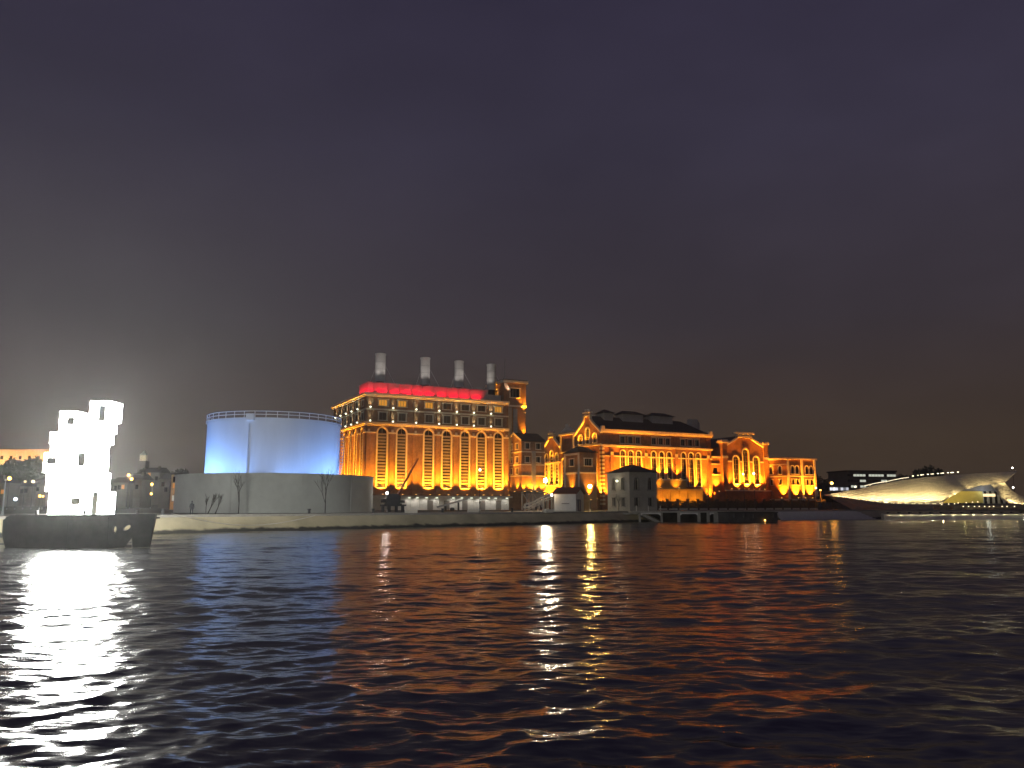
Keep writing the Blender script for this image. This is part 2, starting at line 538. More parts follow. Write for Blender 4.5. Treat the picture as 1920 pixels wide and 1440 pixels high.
for k in range(5):
    z0, z1 = -0.22 + 0.088 * k, -0.22 + 0.088 * (k + 1)
    GLOBE.tube((0, 0, z0), (0, 0, z1), 0.02 + math.sqrt(max(0, 0.22 ** 2 - z0 ** 2)), 0.02 + math.sqrt(max(0, 0.22 ** 2 - z1 ** 2)), 8)
GLOBE = GLOBE.mesh('wall_lamp', M['lamp_wall'])

def building(name, label, u, v, cat='building', group=None):
    return thing(name, label, cat, PL(u, v), TH, group)

# ================================================================== SETTING
WZ = -1.9
# river: one sheet, real waves where the camera can see them
def make_water():
    rng = np.random.default_rng(11)
    fine = np.linspace(R(-52), R(52), 470)
    coarse = np.linspace(R(52), R(308), 70)[1:-1]
    ang = np.concatenate([fine, coarse])
    r = [2.0]
    while r[-1] < 420: r.append(r[-1] * 1.0052)
    r += [600, 900, 1500]
    r = np.array(r)
    A, Rr = np.meshgrid(ang, r)
    xs, ys = Rr * np.sin(A), Rr * np.cos(A)
    sp = np.maximum(Rr * 0.0052, Rr * (fine[1] - fine[0]))
    isco = (A > R(52.2))
    sp = np.where(isco, Rr * 0.065, sp)
    h = np.zeros_like(xs)
    dx_ = np.zeros_like(xs); dy_ = np.zeros_like(xs)
    N = 130
    lam = np.exp(rng.uniform(math.log(0.17), math.log(4.0), N))
    th = rng.normal(R(97), R(44), N)
    s = rng.uniform(0.5, 1.4, N) * np.where(lam > 1.8, 0.5, np.where(lam > 0.9, 0.8, 1.0))
    s *= 0.13 / math.sqrt((s ** 2).sum() / 2)
    # a few long low swells from passing boats
    lam = np.concatenate([lam, [5.2, 6.1, 7.3, 8.4, 9.8]])
    th = np.concatenate([th, R(1) * np.array([84.0, 108.0, 96.0, 78.0, 115.0])])
    s = np.concatenate([s, [0.014, 0.014, 0.013, 0.012, 0.011]])
    N = len(lam)
    ph = rng.uniform(0, 2 * math.pi, N)
    for i in range(N):
        k = 2 * math.pi / lam[i]
        w = np.clip((lam[i] / sp - 2.6) / 3.0, 0, 1) 
        a = s[i] / k
        arg = k * (xs * math.cos(th[i]) + ys * math.sin(th[i])) + ph[i]
        h += w * a * np.sin(arg)
        c = w * a * np.cos(arg) * 0.9
        dx_ += c * math.cos(th[i]); dy_ += c * math.sin(th[i])
    # gusts: patches of rougher and calmer water
    g = 1.0 + 0.28 * np.sin(xs * 0.16 + 1.3 * np.sin(ys * 0.11) + 0.6) * np.sin(ys * 0.21 + 0.7 * np.sin(xs * 0.09))
    h *= g
    P = np.stack([xs + dx_ * g, ys + dy_ * g, h + WZ], -1).reshape(-1, 3)
    P = np.vstack([P, [[0, 0, WZ]]])
    nr, na = len(r), len(ang)
    i0 = np.arange(nr - 1)[:, None] * na + np.arange(na)[None, :]
    j = (np.arange(na) + 1) % na
    i1 = np.arange(nr - 1)[:, None] * na + j[None, :]
    quads = np.stack([i0, i0 + na, i1 + na, i1], -1).reshape(-1, 4)
    tri = np.stack([np.full(na, len(P) - 1), np.arange(na), j], -1)
    me = bpy.data.meshes.new('river')
    nq, nt = len(quads), len(tri)
    me.vertices.add(len(P)); me.vertices.foreach_set('co', P.ravel())
    me.loops.add(nq * 4 + nt * 3)
    me.loops.foreach_set('vertex_index', np.concatenate([quads.ravel(), tri.ravel()]))
    me.polygons.add(nq + nt)
    me.polygons.foreach_set('loop_start', np.concatenate([np.arange(nq) * 4, nq * 4 + np.arange(nt) * 3]))
    me.polygons.foreach_set('use_smooth', np.ones(nq + nt, dtype=bool))
    me.update(calc_edges=True)
    me.materials.append(M['water'])
    o = bpy.data.objects.new('river', me); col.objects.link(o)
    o['kind'] = 'structure'
make_water()

# quay line (foot of the sloping stone bank at the water)
QUAY = [(-420, -292), (-50, 79), (-39.7, 89), (-19, 109.5), (5, 134), (24, 153), (52, 172), (90, 192), (150, 214), (330, 290), (900, 540), (1500, 800)]
def offset(poly, d):
    out = []
    for i, p in enumerate(poly):
        a = Vector(poly[max(0, i - 1)]); b = Vector(poly[min(len(poly) - 1, i + 1)])
        t = (b - a).normalized(); n = Vector((-t.y, t.x))
        out.append((p[0] + n.x * d, p[1] + n.y * d))
    return out
TOP = offset(QUAY, 2.6)
mb = MB()
for i in range(len(QUAY) - 1):
    a, b, c, d = QUAY[i], QUAY[i + 1], TOP[i + 1], TOP[i]
    n = max(1, int(math.hypot(b[0] - a[0], b[1] - a[1]) / 12)) if i < 9 else 1
    for k in range(n):
        t0, t1 = k / n, (k + 1) / n
        L = lambda p, q, t: (p[0] + (q[0] - p[0]) * t, p[1] + (q[1] - p[1]) * t)
        q0, q1, p0, p1 = L(a, b, t0), L(a, b, t1), L(d, c, t0), L(d, c, t1)
        mb.poly([(*q0, WZ - 0.6), (*q1, WZ - 0.6), (*p1, -0.02), (*p0, -0.02)])
struct('quay_bank', mb, M['quay'])
# coping stones along the top of the bank
COP = offset(QUAY, 2.45); COP2 = offset(QUAY, 3.4)
mb = MB()
for i in range(0, 10):
    a, b, c, d = COP[i], COP[i + 1], COP2[i + 1], COP2[i]
    mb.poly([(*a, 0.03), (*b, 0.03), (*c, 0.03), (*d, 0.03)])
    mb.poly([(*a, -0.15), (*b, -0.15), (*b, 0.03), (*a, 0.03)])
coping_bed = struct('quay_coping', mb, M['concrete'])
stone_me = MB().box(0.015, 1.785, -0.04, 0.97, 0.032, 0.15).mesh('coping_stone', M['concrete'])
for i in range(1, 8):
    a, b = Vector(COP[i]), Vector(COP[i + 1])
    d = b - a; n_ = int(d.length / 1.8); rz = math.atan2(d.y, d.x)
    for k in range(n_):
        p = a + d * (k / n_)
        o = link('coping_stone', stone_me, coping_bed, (p.x, p.y, random.uniform(-0.015, 0.02)), rz + random.uniform(-0.006, 0.006))
        o.scale = (d.length / n_ / 1.8, 1, 1)
# ground: promenade paving and the land behind, out to the horizon
PAVE = offset(QUAY, 45)
mb = MB()
for i in range(len(TOP) - 1):
    mb.poly([(*TOP[i], 0), (*TOP[i + 1], 0), (*PAVE[i + 1], 0), (*PAVE[i], 0)])
struct('promenade', mb, M['paving'])
mb = MB()
mb.poly([(*p, -0.01) for p in PAVE] + [(1500, 1500, -0.01), (-1500, 1500, -0.01), (-1500, -292, -0.01)])
struct('ground', mb, M['ground'])

# hill on the left
def hill_z(x, y):
    h = 18 * math.exp(-(((x + 330) / 190) ** 2 + ((y - 520) / 150) ** 2))
    h += 5 * math.exp(-(((x + 170) / 120) ** 2 + ((y - 520) / 120) ** 2))
    h += 4 * math.exp(-(((x - 330) / 300) ** 2 + ((y - 720) / 150) ** 2))
    return h * min(1, max(0, (y - 250) / 130)) + 0.6 * math.sin(x * 0.07) * math.sin(y * 0.06) * min(1, max(0, (y - 250) / 60)) - 0.02
mb = MB()
nx, ny = 90, 36
for j in range(ny + 1):
    for i in range(nx + 1):
        x, y = -700 + 1500 * i / nx, 250 + 650 * j / ny
        mb.v.append((x, y, hill_z(x, y) if 0 < i < nx and 0 < j < ny else -0.5))
for j in range(ny):
    for i in range(nx):
        q = j * (nx + 1) + i
        mb.f.append((q, q + 1, q + nx + 2, q + nx + 1))
struct('hill', mb, M['ground'], smooth=True)

# ================================================================== POWER STATION (tall boiler house)
PS_W, PS_D = 41.5, 34.0
ps = building('power_station', 'tall brick power station with four chimneys, red-lit attic and seven tall arched windows', 0, 0)
FF = Face(0, 0, 1, 0)                       # front
FS = Face(0, PS_D, 0, -1)                   # west side: a = PS_D - y
def ua(px, z=13): return U(px, 0, z)
WX = [ua(p) for p in (715.6, 752.2, 803, 837.2, 871.5, 902.2, 934)]
PX_ = [ua(p, 24) for p in (735.7, 779, 822, 855, 887, 919)]
SY = [3.4, 9.2, 15.0, 20.8, 26.6]
SP_ = [0.5, 6.3, 12.1, 17.9, 23.7, 29.5]
W1 = window_arched(2.4, 15.5, slats=17, trim=0.42, slat_h=0.52)
W2 = window_rect(2.0, 2.0, trim=0.3, lit=M['blind'])
W3 = window_rect(2.3, 1.6, trim=0.25, lit=M['blind'])
W3L = window_rect(2.3, 1.6, trim=0.25, lit=M['win_amber'], bars=2)
holes = []
for x in WX:
    holes += [arch(x, 5.9, 21.4, 2.4), rect(x - 1.0, x + 1.0, 23.5, 25.5), rect(x - 1.15, x + 1.15, 27.3, 28.9)]
MB().panel(rect(0, PS_W, 3.8, 29.9), holes, 0, 0.45).build('wall', M['brick'], ps)
sholes = []
for y in SY:
    a = PS_D - y
    sholes += [arch(a, 5.9, 21.4, 2.0), rect(a - 0.9, a + 0.9, 23.5, 25.5), rect(a - 0.9, a + 0.9, 27.3, 28.9)]
MB().panel(rect(0, PS_D, 3.8, 29.9), sholes, 0, 0.45).build('wall', M['brick'], ps, FS.at(0, 0, 0), FS.rz)
MB().box(PS_W - 0.4, PS_W, 0.5, PS_D, 0, 29.9).build('wall', M['brick'], ps)
MB().box(0.4, PS_W - 0.41, PS_D - 0.4, PS_D - 0.003, 0, 29.9).build('wall', M['brick'], ps)
for i, x in enumerate(WX):
    copy_tree(W1, ps, FF.at(x, 0, 5.9), 0)
    copy_tree(W2, ps, FF.at(x, 0, 23.5), 0)
    copy_tree(W3L if i in (0, 1, 2, 6) else W3, ps, FF.at(x, 0, 27.3), 0)
W1S = window_arched(2.0, 15.5, slats=17, trim=0.35, slat_h=0.52)
W2S = window_rect(1.8, 2.0, trim=0.25)
W3S = window_rect(1.8, 1.6, trim=0.2)
for y in SY:
    a = PS_D - y
    copy_tree(W1S, ps, FS.at(a, 0, 5.9), FS.rz)
    copy_tree(W2S, ps, FS.at(a, 0, 23.5), FS.rz)
    copy_tree(W3S, ps, FS.at(a, 0, 27.3), FS.rz)
# plinth, white, with doors
MB().box(-0.2, PS_W + 0.2, -0.2, PS_D, 0, 3.62).build('plinth', M['white'], ps)
MB().box(-0.35, PS_W + 0.3, -2.1, -0.203, 3.3, 3.75).build('ledge', M['white'], ps)
MB().box(-1.7, -0.353, -1.7, PS_D, 3.3, 3.75).build('ledge', M['white'], ps)
dm = MB().box(-0.8, 0.8, -0.08, 0.06, 0, 2.5).mesh('door', M['grey_door'])
hm = MB().box(0.5, 0.58, -0.14, -0.083, 1.0, 1.15).mesh('handle', M['dark_steel'])
for px in (806, 837, 871, 904, 934):
    d = link('door', dm, ps, FF.at(ua(px, 2), 0.22, 0.05)); link('handle', hm, d)
pm = MB().box(-0.15, 0.15, -0.12, 0.1, 0, 3.3).mesh('plinth_rib', M['white'])
for px in (770, 787, 822, 854, 888, 919):
    link('plinth_rib', pm, ps, FF.at(ua(px, 2), 0.22, 0))
sfx = MB().box(-0.3, 0.3, -0.1, 0.1, -0.12, 0).mesh('plinth_fill', M['lamp_wall'])  # invented lamps added under the ledge to brighten the plinth
for px in (764, 779, 796, 815, 846, 862, 880, 896, 912, 925, 946):
    link('plinth_fill', sfx, ps, FF.at(ua(px, 3), 1.5, 3.297))
    lamp('plinth_fill_light', FF.at(ua(px, 3), 1.55, 3.1), FF.at(ua(px, 3), 0.3, 0.4), (1.0, 0.93, 0.84), 95, 140, 0.15, ps, 0.6)
# cornices and string courses
def band(x0, x1, y1, out, z0, z1, name='cornice', m='stone'):
    MB().box(-out, x1 + 0.05, -out, 0.0 - 0.001, z0, z1).build(name, M[m], ps)
    MB().box(-out, -0.001, 0.0, y1, z0, z1).build(name, M[m], ps)
band(0, PS_W, PS_D, 0.95, 29.95, 30.55)
band(0, PS_W, PS_D, 0.6, 29.55, 29.94, 'cornice_bed')
band(0, PS_W, PS_D, 0.75, 22.35, 22.85)
band(0, PS_W, PS_D, 0.45, 22.0, 22.34, 'cornice_bed')
band(0, PS_W, PS_D, 0.3, 26.05, 26.45, 'string_course')
# pilasters
pil = MB().box(-0.6, 0.6, -0.32, 0.05, 3.8, 21.9).mesh('pilaster', M['brick'])
pil_u = MB().box(-0.55, 0.55, -0.25, 0.05, 22.9, 29.5).mesh('pilaster', M['brick'])
capm = MB().box(-0.75, 0.75, -0.45, 0.0, 19.9, 20.35).box(-0.3, 0.3, -0.4, 0.0, 20.353, 21.0).mesh('capital', M['stone'])
for x in [0.7] + PX_ + [PS_W - 0.7]:
    link('pilaster', pil, ps, FF.at(x)); link('pilaster', pil_u, ps, FF.at(x)); link('capital', capm, ps, FF.at(x))
for y in SP_:
    link('pilaster', pil, ps, FS.at(PS_D - y), FS.rz); link('pilaster', pil_u, ps, FS.at(PS_D - y), FS.rz); link('capital', capm, ps, FS.at(PS_D - y), FS.rz)
# springing course between the arches
xs = [0] + sorted(WX) + [PS_W]
for i in range(len(xs) - 1):
    x0 = xs[i] + (1.63 if i else 0.0); x1 = xs[i + 1] - (1.63 if i < len(xs) - 2 else 0.0)
    MB().box(x0, x1, -0.2, -0.001, 19.95, 20.3).build('string_course', M['stone'], ps)
ys = [0] + SY + [PS_D]
for i in range(len(ys) - 1):
    y0 = ys[i] + (1.36 if i else 0.0); y1 = ys[i + 1] - (1.36 if i < len(ys) - 2 else 0.0)
    MB().box(-0.2, -0.001, y0, y1, 19.95, 20.3).build('string_course', M['stone'], ps)
# keystone over each arch
km = MB().box(-0.25, 0.25, -0.3, 0.0, 21.75, 22.3).mesh('keystone', M['stone'])
for x in WX: link('keystone', km, ps, FF.at(x))
# roof and attic
roof = MB().box(0.2, PS_W - 0.2, 0.2, PS_D - 0.2, 30.0, 30.3).build('roof', M['roof'], ps)
AX0, AX1, AY0, AY1 = 0.9, 36.0, 1.9, 10.5
AZ = 33.55
attic = MB().box(AX0, AX1, AY0, AY1, 30.3, AZ).build('attic', M['attic'], ps)
MB().box(AX0 - 0.15, AX1 + 0.1, AY0 - 0.15, AY1, AZ + 0.002, AZ + 0.2).build('attic_coping', M['attic'], attic)
MB().box(AX1 + 0.003, PS_W - 1.2, AY0 + 0.4, AY1 - 2, 30.3, 32.6).build('attic', M['attic'], ps)
FA = Face(0, AY0, 1, 0)
redpx = (690, 715, 740.6, 762, 784, 804, 827, 849.5, 870, 892)
am = MB().box(-0.3, 0.3, -0.6, 0.0, 30.3, AZ - 0.05).mesh('attic_rib', M['attic'])
RX = [U(p, AY0, 32) for p in redpx]
for i in range(len(RX) - 1):
    link('attic_rib', am, attic, FA.at((RX[i] + RX[i + 1]) / 2))
fr = MB().box(-0.2, 0.2, -0.15, 0.15, 0, 0.2).mesh('floodlight', M['dark_steel'])
frl = MB().box(-0.17, 0.17, -0.12, 0.12, 0.203, 0.23).mesh('lens', M['red_lamp'])
for i, x in enumerate(RX):
    fx = link('floodlight', fr, ps, FA.at(x, 1.2, 30.6)); link('lens', frl, fx)
    for dx in (-0.75, 0.75):
        lamp('red_floodlight_lamp', FA.at(x + dx, 1.25, 30.75), FA.at(x + dx * 0.8, 0, 32.4), (1.0, 0.0, 0.02), 300, 112, 0.2, ps, 0.4)
FAS = Face(AX0, AY1, 0, -1)
for y in (1.6, 4.3, 7.0):
    fx = link('floodlight', fr, ps, FAS.at(AY1 - AY0 - y, 1.1, 30.6), FAS.rz); link('lens', frl, fx)
    lamp('red_floodlight_lamp', FAS.at(AY1 - AY0 - y, 1.05, 31.0), FAS.at(AY1 - AY0 - y, 0, 32.5), (1.0, 0.0, 0.02), 330, 112, 0.2, ps, 0.35)
# chimneys
CHY = 6.6
for p, (w, yt) in zip((713, 797, 860.5, 921), ((2.8, 42.4), (2.65, 42.4), (2.6, 42.3), (2.6, 42.2))):
    x = U(p, CHY, 38)
    c = MB().tube((x, CHY, 34.6), (x, CHY, yt), w / 2, w / 2, 28, False).build('chimney', M['steel'], ps, smooth=True)
    MB().tube((x, CHY, yt - 0.35), (x, CHY, yt + 0.05), w / 2 + 0.1, w / 2 + 0.1, 28, False).tube((x, CHY, yt - 0.6), (x, CHY, yt), w / 2 - 0.15, w / 2 - 0.15, 28, False).build('chimney_rim', M['steel'], c)
    MB().tube((x, CHY, 30.3), (x, CHY, 34.6), w / 2 - 0.15, w / 2 - 0.15, 20, True).build('chimney_base', M['dark_steel'], c)
    g = MB()
    for dx, dy in ((3.6, -2.4), (-3.6, -2.4)):
        g.tube((x + dx * 0.36, CHY - 0.6, 39), (x + dx, CHY + dy, 33.75), 0.05, 0.05, 5)
    g.build('guy_wires', M['grey_metal'], c)
    for zz in (36, 38, 40):
        MB().tube((x, CHY, zz), (x, CHY, zz + 0.12), w / 2 + 0.04, w / 2 + 0.04, 28, False).build('chimney_band', M['grey_metal'], c)
for p in (713, 797, 860.5, 921):
    x = U(p, CHY, 38)
    for dx in (-4.2, 4.2):
        lamp('chimney_floodlight_lamp', (x + dx, CHY - 4.2, 34.0), (x, CHY, 40.5), (1.0, 0.90, 0.80), 1500, 46, 0.2, ps, 0.8)
        fx = link('floodlight', fr, ps, (x + dx, CHY - 4.2, AZ + 0.22))
# lights on the boiler house: amber floods at the foot of each window, smaller ones at pilasters
for x in WX:
    floodlight(ps, FF, x, 1.75, 3.75, 1900, AMBER, 96, 0.20)
for x in [0.7] + PX_ + [PS_W - 0.5]:
    floodlight(ps, FF, x, 1.6, 3.75, 1100, AMBER, 48, 0.08)
for y in SY:
    floodlight(ps, FS, PS_D - y, 1.5, 3.75, 2600, AMBER, 100, 0.20)
for i, x in enumerate([0.9] + PX_):
    wall_globe(ps, FF, x, 0.62, 26.75, 14 if i % 2 else 24)
    wall_globe(ps, FF, x, 0.62, 23.15, 12 if i % 2 == 0 else 20)
for y in SP_[1:]:
    wall_globe(ps, FS, PS_D - y, 0.62, 26.75, 34)
    wall_globe(ps, FS, PS_D - y, 0.62, 23.15, 30)

# lift tower on the right-hand end
tx0 = U(945, 3, 30); tx1 = U(985.5, 3, 30)
lt = building('lift_tower', 'square brick lift tower with cream cornice behind the end of the tall station', tx0, 3.0)
TW = tx1 - tx0
FT = Face(0, 0, 1, 0); FTS = Face(0, 11, 0, -1)
lw = window_rect(3.0, 2.6, trim=0.25, bars=2)
MB().panel(rect(0, TW, 0, 36.6), [rect(TW / 2 - 1.5, TW / 2 + 1.5, 32.4, 35.0)], 0, 0.4).build('wall', M['brick'], lt)
copy_tree(lw, lt, FT.at(TW / 2, 0, 32.4), 0)
MB().panel(rect(0, 11, 0, 36.6), [rect(4, 7, 32.4, 35.0)], 0, 0.4).build('wall', M['brick'], lt, FTS.at(0), FTS.rz)
copy_tree(lw, lt, FTS.at(5.5, 0, 32.4), FTS.rz)
MB().box(TW - 0.4, TW, 0.003, 11, 0, 36.6).box(0.003, TW - 0.41, 10.6, 10.99, 0, 36.6).build('wall', M['brick'], lt)
MB().box(-0.6, TW + 0.6, -0.6, 11.6, 36.6, 37.3).build('cornice', M['stone'], lt)
MB().box(-0.3, TW + 0.3, -0.3, 11.3, 37.3, 37.6).build('roof', M['roof'], lt)
MB().box(-0.2, TW + 0.2, -0.2, -0.001, 29.6, 30.1).build('string_course', M['stone'], lt)
MB().box(TW - 1.0, TW + 0.002, -0.22, -0.201, 30.101, 36.5).build('quoin_strip', M['brick'], lt)
MB().box(0.4, 2.2, -0.7, -0.003, 14, 29.3).build('duct', M['grey_metal'], lt)
MB().box(2.9, 4.1, -0.6, -0.003, 14, 29.0).build('duct', M['grey_metal'], lt)
MB().tube((3.2, 6, 37.6), (3.2, 6, 44.5), 0.16, 0.07, 8).build('mast', M['grey_metal'], lt)
floodlight(lt, FT, TW - 0.6, 0.75, 27.6, 900, AMBER, 70, 0.05)
floodlight(lt, FT, TW - 0.6, 0.75, 20.5, 500, AMBER, 70, 0.05)
floodlight(lt, FTS, 5.0, 1.6, 30.8, 260, AMBER, 110, 0.2)

# ================================================================== COAL CONVEYOR HOUSE on steel legs
cv = -4.0
cx0 = U(978, cv, 12); cx1 = U(1021, cv, 12)
CW, CD = cx1 - cx0, 9.0
ch = building('conveyor_house', 'brick conveyor house with gabled roof raised on braced steel legs beside the station', cx0, cv)
FC = Face(0, 0, 1, 0); FCS = Face(0, CD, 0, -1)
cw = window_rect(1.3, 1.6, trim=0.18, bars=1)
cholesf, cholesS = [], []
for zz in (10.0, 13.2, 17.0):
    for xx in (CW * 0.25, CW * 0.72):
        cholesf.append((xx, zz))
    for aa in (CD * 0.3, CD * 0.7):
        cholesS.append((aa, zz))
cholesf = cholesf[2:] ; 
MB().panel(rect(0, CW, 5.2, 19.2), [rect(a - 0.65, a + 0.65, z, z + 1.6) for a, z in cholesf], 0, 0.4).build('wall', M['brick'], ch)
for a, z in cholesf: copy_tree(cw, ch, FC.at(a, 0, z), 0)
MB().panel([(0, 5.2), (CD, 5.2), (CD, 19.2), (CD / 2, 21.4), (0, 19.2)], [rect(a - 0.65, a + 0.65, z, z + 1.6) for a, z in cholesS], 0, 0.4).build('wall', M['brick'], ch, FCS.at(0), FCS.rz)
for a, z in cholesS: copy_tree(cw, ch, FCS.at(a, 0, z), FCS.rz)
MB().box(CW - 0.3, CW, 0.003, CD, 5.2, 19.2).box(0.003, CW - 0.31, CD - 0.3, CD - 0.01, 5.2, 19.2).build('wall', M['brick'], ch)
MB().box(0.45, CW - 0.4, 0.45, CD - 0.4, 5.0, 5.19).build('floor_slab', M['dark_steel'], ch)
MB().prism_x([(-0.4, 19.05), (CD / 2, 21.45), (CD + 0.4, 19.05), (CD + 0.4, 19.35), (CD / 2, 21.8), (-0.4, 19.35)], -0.25, CW + 0.3).build('roof', M['roof'], ch)
MB().prism_x([(-0.3, 18.95), (CD / 2, 21.3), (CD + 0.3, 18.95), (CD + 0.3, 19.5), (CD / 2, 21.95), (-0.3, 19.5)], -0.4, -0.253).build('coping', M['stone'], ch)
for zz in (9.3, 12.4, 16.0):
    MB().box(-0.12, CW + 0.1, -0.14, -0.001, zz, zz + 0.3).build('string_course', M['stone'], ch)
    MB().box(-0.14, -0.001, 0.0, CD, zz, zz + 0.3).build('string_course', M['stone'], ch)
MB().box(CW * 0.42, CW * 0.58, -0.5, -0.145, 5.3, 16.4).build('duct', M['grey_metal'], ch)
for xx in (0.3, CW * 0.5, CW - 0.3):
    for yy in (0.3, CD - 0.3):
        MB().box(xx - 0.16, xx + 0.16, yy - 0.16, yy + 0.16, 0, 5.0).build('leg', M['pale'], ch)
for (a0, a1) in ((0.3, CW * 0.5), (CW * 0.5, CW - 0.3)):
    MB().tube((a0, 0.3, 0.2), (a1, 0.3, 4.8), 0.11, 0.11, 6).build('brace', M['pale'], ch)
    MB().tube((a1, 0.2, 0.2), (a0, 0.2, 4.8), 0.11, 0.11, 6).build('brace', M['pale'], ch)
MB().box(0.0, CW, -1.1, -0.003, 4.6, 4.75).build('gantry', M['dark_steel'], ch)
for xx in (0.6, CW * 0.36, CW * 0.62, CW * 0.9):
    floodlight(ch, FC, xx, 0.75, 4.75, 420, AMBER, 90, 0.12)
for aa in (2.0, 6.5):
    floodlight(ch, FCS, aa, 0.9, 4.75, 420, AMBER, 90, 0.12)

# ================================================================== BOILER HALL (low pressure): two gabled naves side on
HU = 73.0
hall = building('boiler_hall', 'long brick boiler hall with dark roof, three roof lanterns and cream-edged west gables', HU, 0)
HL = U(1334, 0, 15) - HU
HD = 36.0
FH = Face(0, 0, 1, 0); FHS = Face(0, HD, 0, -1)
EA = 23.6
gw = [U(p, 0, 14) - HU for p in (1168, 1183, 1198, 1226, 1241, 1255, 1282, 1296, 1309.5)]
uw = [U(p, 0, 21) - HU for p in (1167, 1182, 1196, 1226, 1239, 1252, 1280, 1294, 1307)]
HW1 = window_arched(1.7, 10.5, trim=0.3)
HW2 = window_rect(1.7, 1.9, trim=0.15, sill=False)
MB().panel(rect(0, HL, 0, EA), [arch(x, 7.4, 17.9, 1.7) for x in gw] + [rect(x - 0.85, x + 0.85, 20.2, 22.1) for x in uw], 0, 0.45).build('wall', M['brick2'], hall)
for x in gw: copy_tree(HW1, hall, FH.at(x, 0, 7.4), 0)
for x in uw: copy_tree(HW2, hall, FH.at(x, 0, 20.2), 0)
for i in range(3):
    MB().box(uw[3 * i] - 1.2, uw[3 * i + 2] + 1.2, -0.2, -0.001, 22.35, 22.6).build('hood', M['stone'], hall)
    MB().box(uw[3 * i] - 1.2, uw[3 * i + 2] + 1.2, -0.2, -0.001, 19.85, 20.1).build('sill', M['stone'], hall)
# west gables
GA = [(20.6, 0), (36, 0), (36, EA), (31.2, 26.9), (30.0, 27.9), (30.0, 29.2), (26.6, 29.2), (26.6, 27.9), (25.4, 26.9), (20.6, EA)]
ga_w = [(24.2, 20.2, 23.0), (28.3, 20.2, 25.0), (32.4, 20.2, 23.0)]
ga_l = [(24.4, 7.0, 16.5), (28.3, 7.0, 17.5), (32.2, 7.0, 16.5)]
MB().panel(GA, [arch(a, z0, z1, 2.1) for a, z0, z1 in ga_w] + [arch(a, z0, z1, 1.8) for a, z0, z1 in ga_l], 0, 0.45).build('wall', M['brick2'], hall, FHS.at(0), FHS.rz)
for a, z0, z1 in ga_w: copy_tree(window_arched(2.1, z1 - z0, trim=0.5), hall, FHS.at(a, 0, z0), FHS.rz)
for a, z0, z1 in ga_l: copy_tree(window_arched(1.8, z1 - z0, slats=8, trim=0.3), hall, FHS.at(a, 0, z0), FHS.rz)
def coping(pts, w, name='coping', m='stone', F=FHS, par=hall, t=0.55):
    g = MB()
    for (a0, z0), (a1, z1) in zip(pts[:-1], pts[1:]):
        d = Vector((a1 - a0, z1 - z0)); n = Vector((-d.y, d.x)).normalized() * t
        g.prism([(a0, z0), (a1, z1), (a1 + n.x, z1 + n.y), (a0 + n.x, z0 + n.y)], -w, 0.5)
    return g.build(name, M[m], par, F.at(0), F.rz)
coping([(36.4, EA - 0.3), (31.0, 27.0), (30.2, 27.9), (30.2, 29.1), (26.4, 29.1), (26.4, 27.9), (25.6, 27.0), (20.2, EA - 0.3)], 0.4)
MB().box(26.2, 30.4, -0.5, 0.6, 29.65, 30.1).box(27.3, 29.3, -0.3, 0.5, 30.103, 30.9).build('pinnacle', M['white'], hall, FHS.at(0), FHS.rz)
MB().box(20.6, 36.2, -0.3, -0.001, 19.3, 19.75).build('string_course', M['stone'], hall, FHS.at(0), FHS.rz)
# quoins up the river corner
qm = MB().box(-0.9, 0.0, -0.22, 0.0, 0, 0.62).mesh('quoin', M['stone'])
qm2 = MB().box(0.0, 0.9, -0.22, 0.0, 0, 0.62).mesh('quoin', M['stone'])
for k in range(15):
    link('quoin', qm, hall, FHS.at(HD, 0.002, 1.4 + 1.18 * k), FHS.rz)
    link('quoin', qm2, hall, FH.at(0.0, 0.002, 1.4 + 1.18 * k), 0)
# middle parapet block
MB().panel(rect(11.6, 20.6, 0, 24.4), [rect(14.4, 17.8, 19.6, 22.6), arch(13.6, 7, 16.5, 1.8), arch(18.6, 7, 16.5, 1.8)], 0, 0.45).build('wall', M['brick2'], hall, FHS.at(0), FHS.rz)
MB().box(14.38, 17.82, 0.3, 0.34, 19.6, 22.6).build('blind_panel', M['brick2'], hall, FHS.at(0), FHS.rz)
for a in (13.6, 18.6): copy_tree(window_arched(1.8, 9.5, slats=8, trim=0.3), hall, FHS.at(a, 0, 7), FHS.rz)
coping([(21.0, 24.4), (11.2, 24.4)], 0.45)
for a in (12.1, 20.1):
    MB().box(a - 0.4, a + 0.4, -0.25, -0.001, 18.6, 24.3).build('pilaster', M['stone'], hall, FHS.at(0), FHS.rz)
MB().box(11.6, 20.6, -0.3, -0.001, 18.0, 18.5).build('string_course', M['stone'], hall, FHS.at(0), FHS.rz)
MB().prism([(12.4, 24.96), (19.8, 24.96), (17.2, 26.4), (15.0, 26.4)], -0.3, 0.5).box(15.2, 17.0, -0.2, 0.45, 26.403, 27.4).build('pinnacle', M['white'], hall, FHS.at(0), FHS.rz)
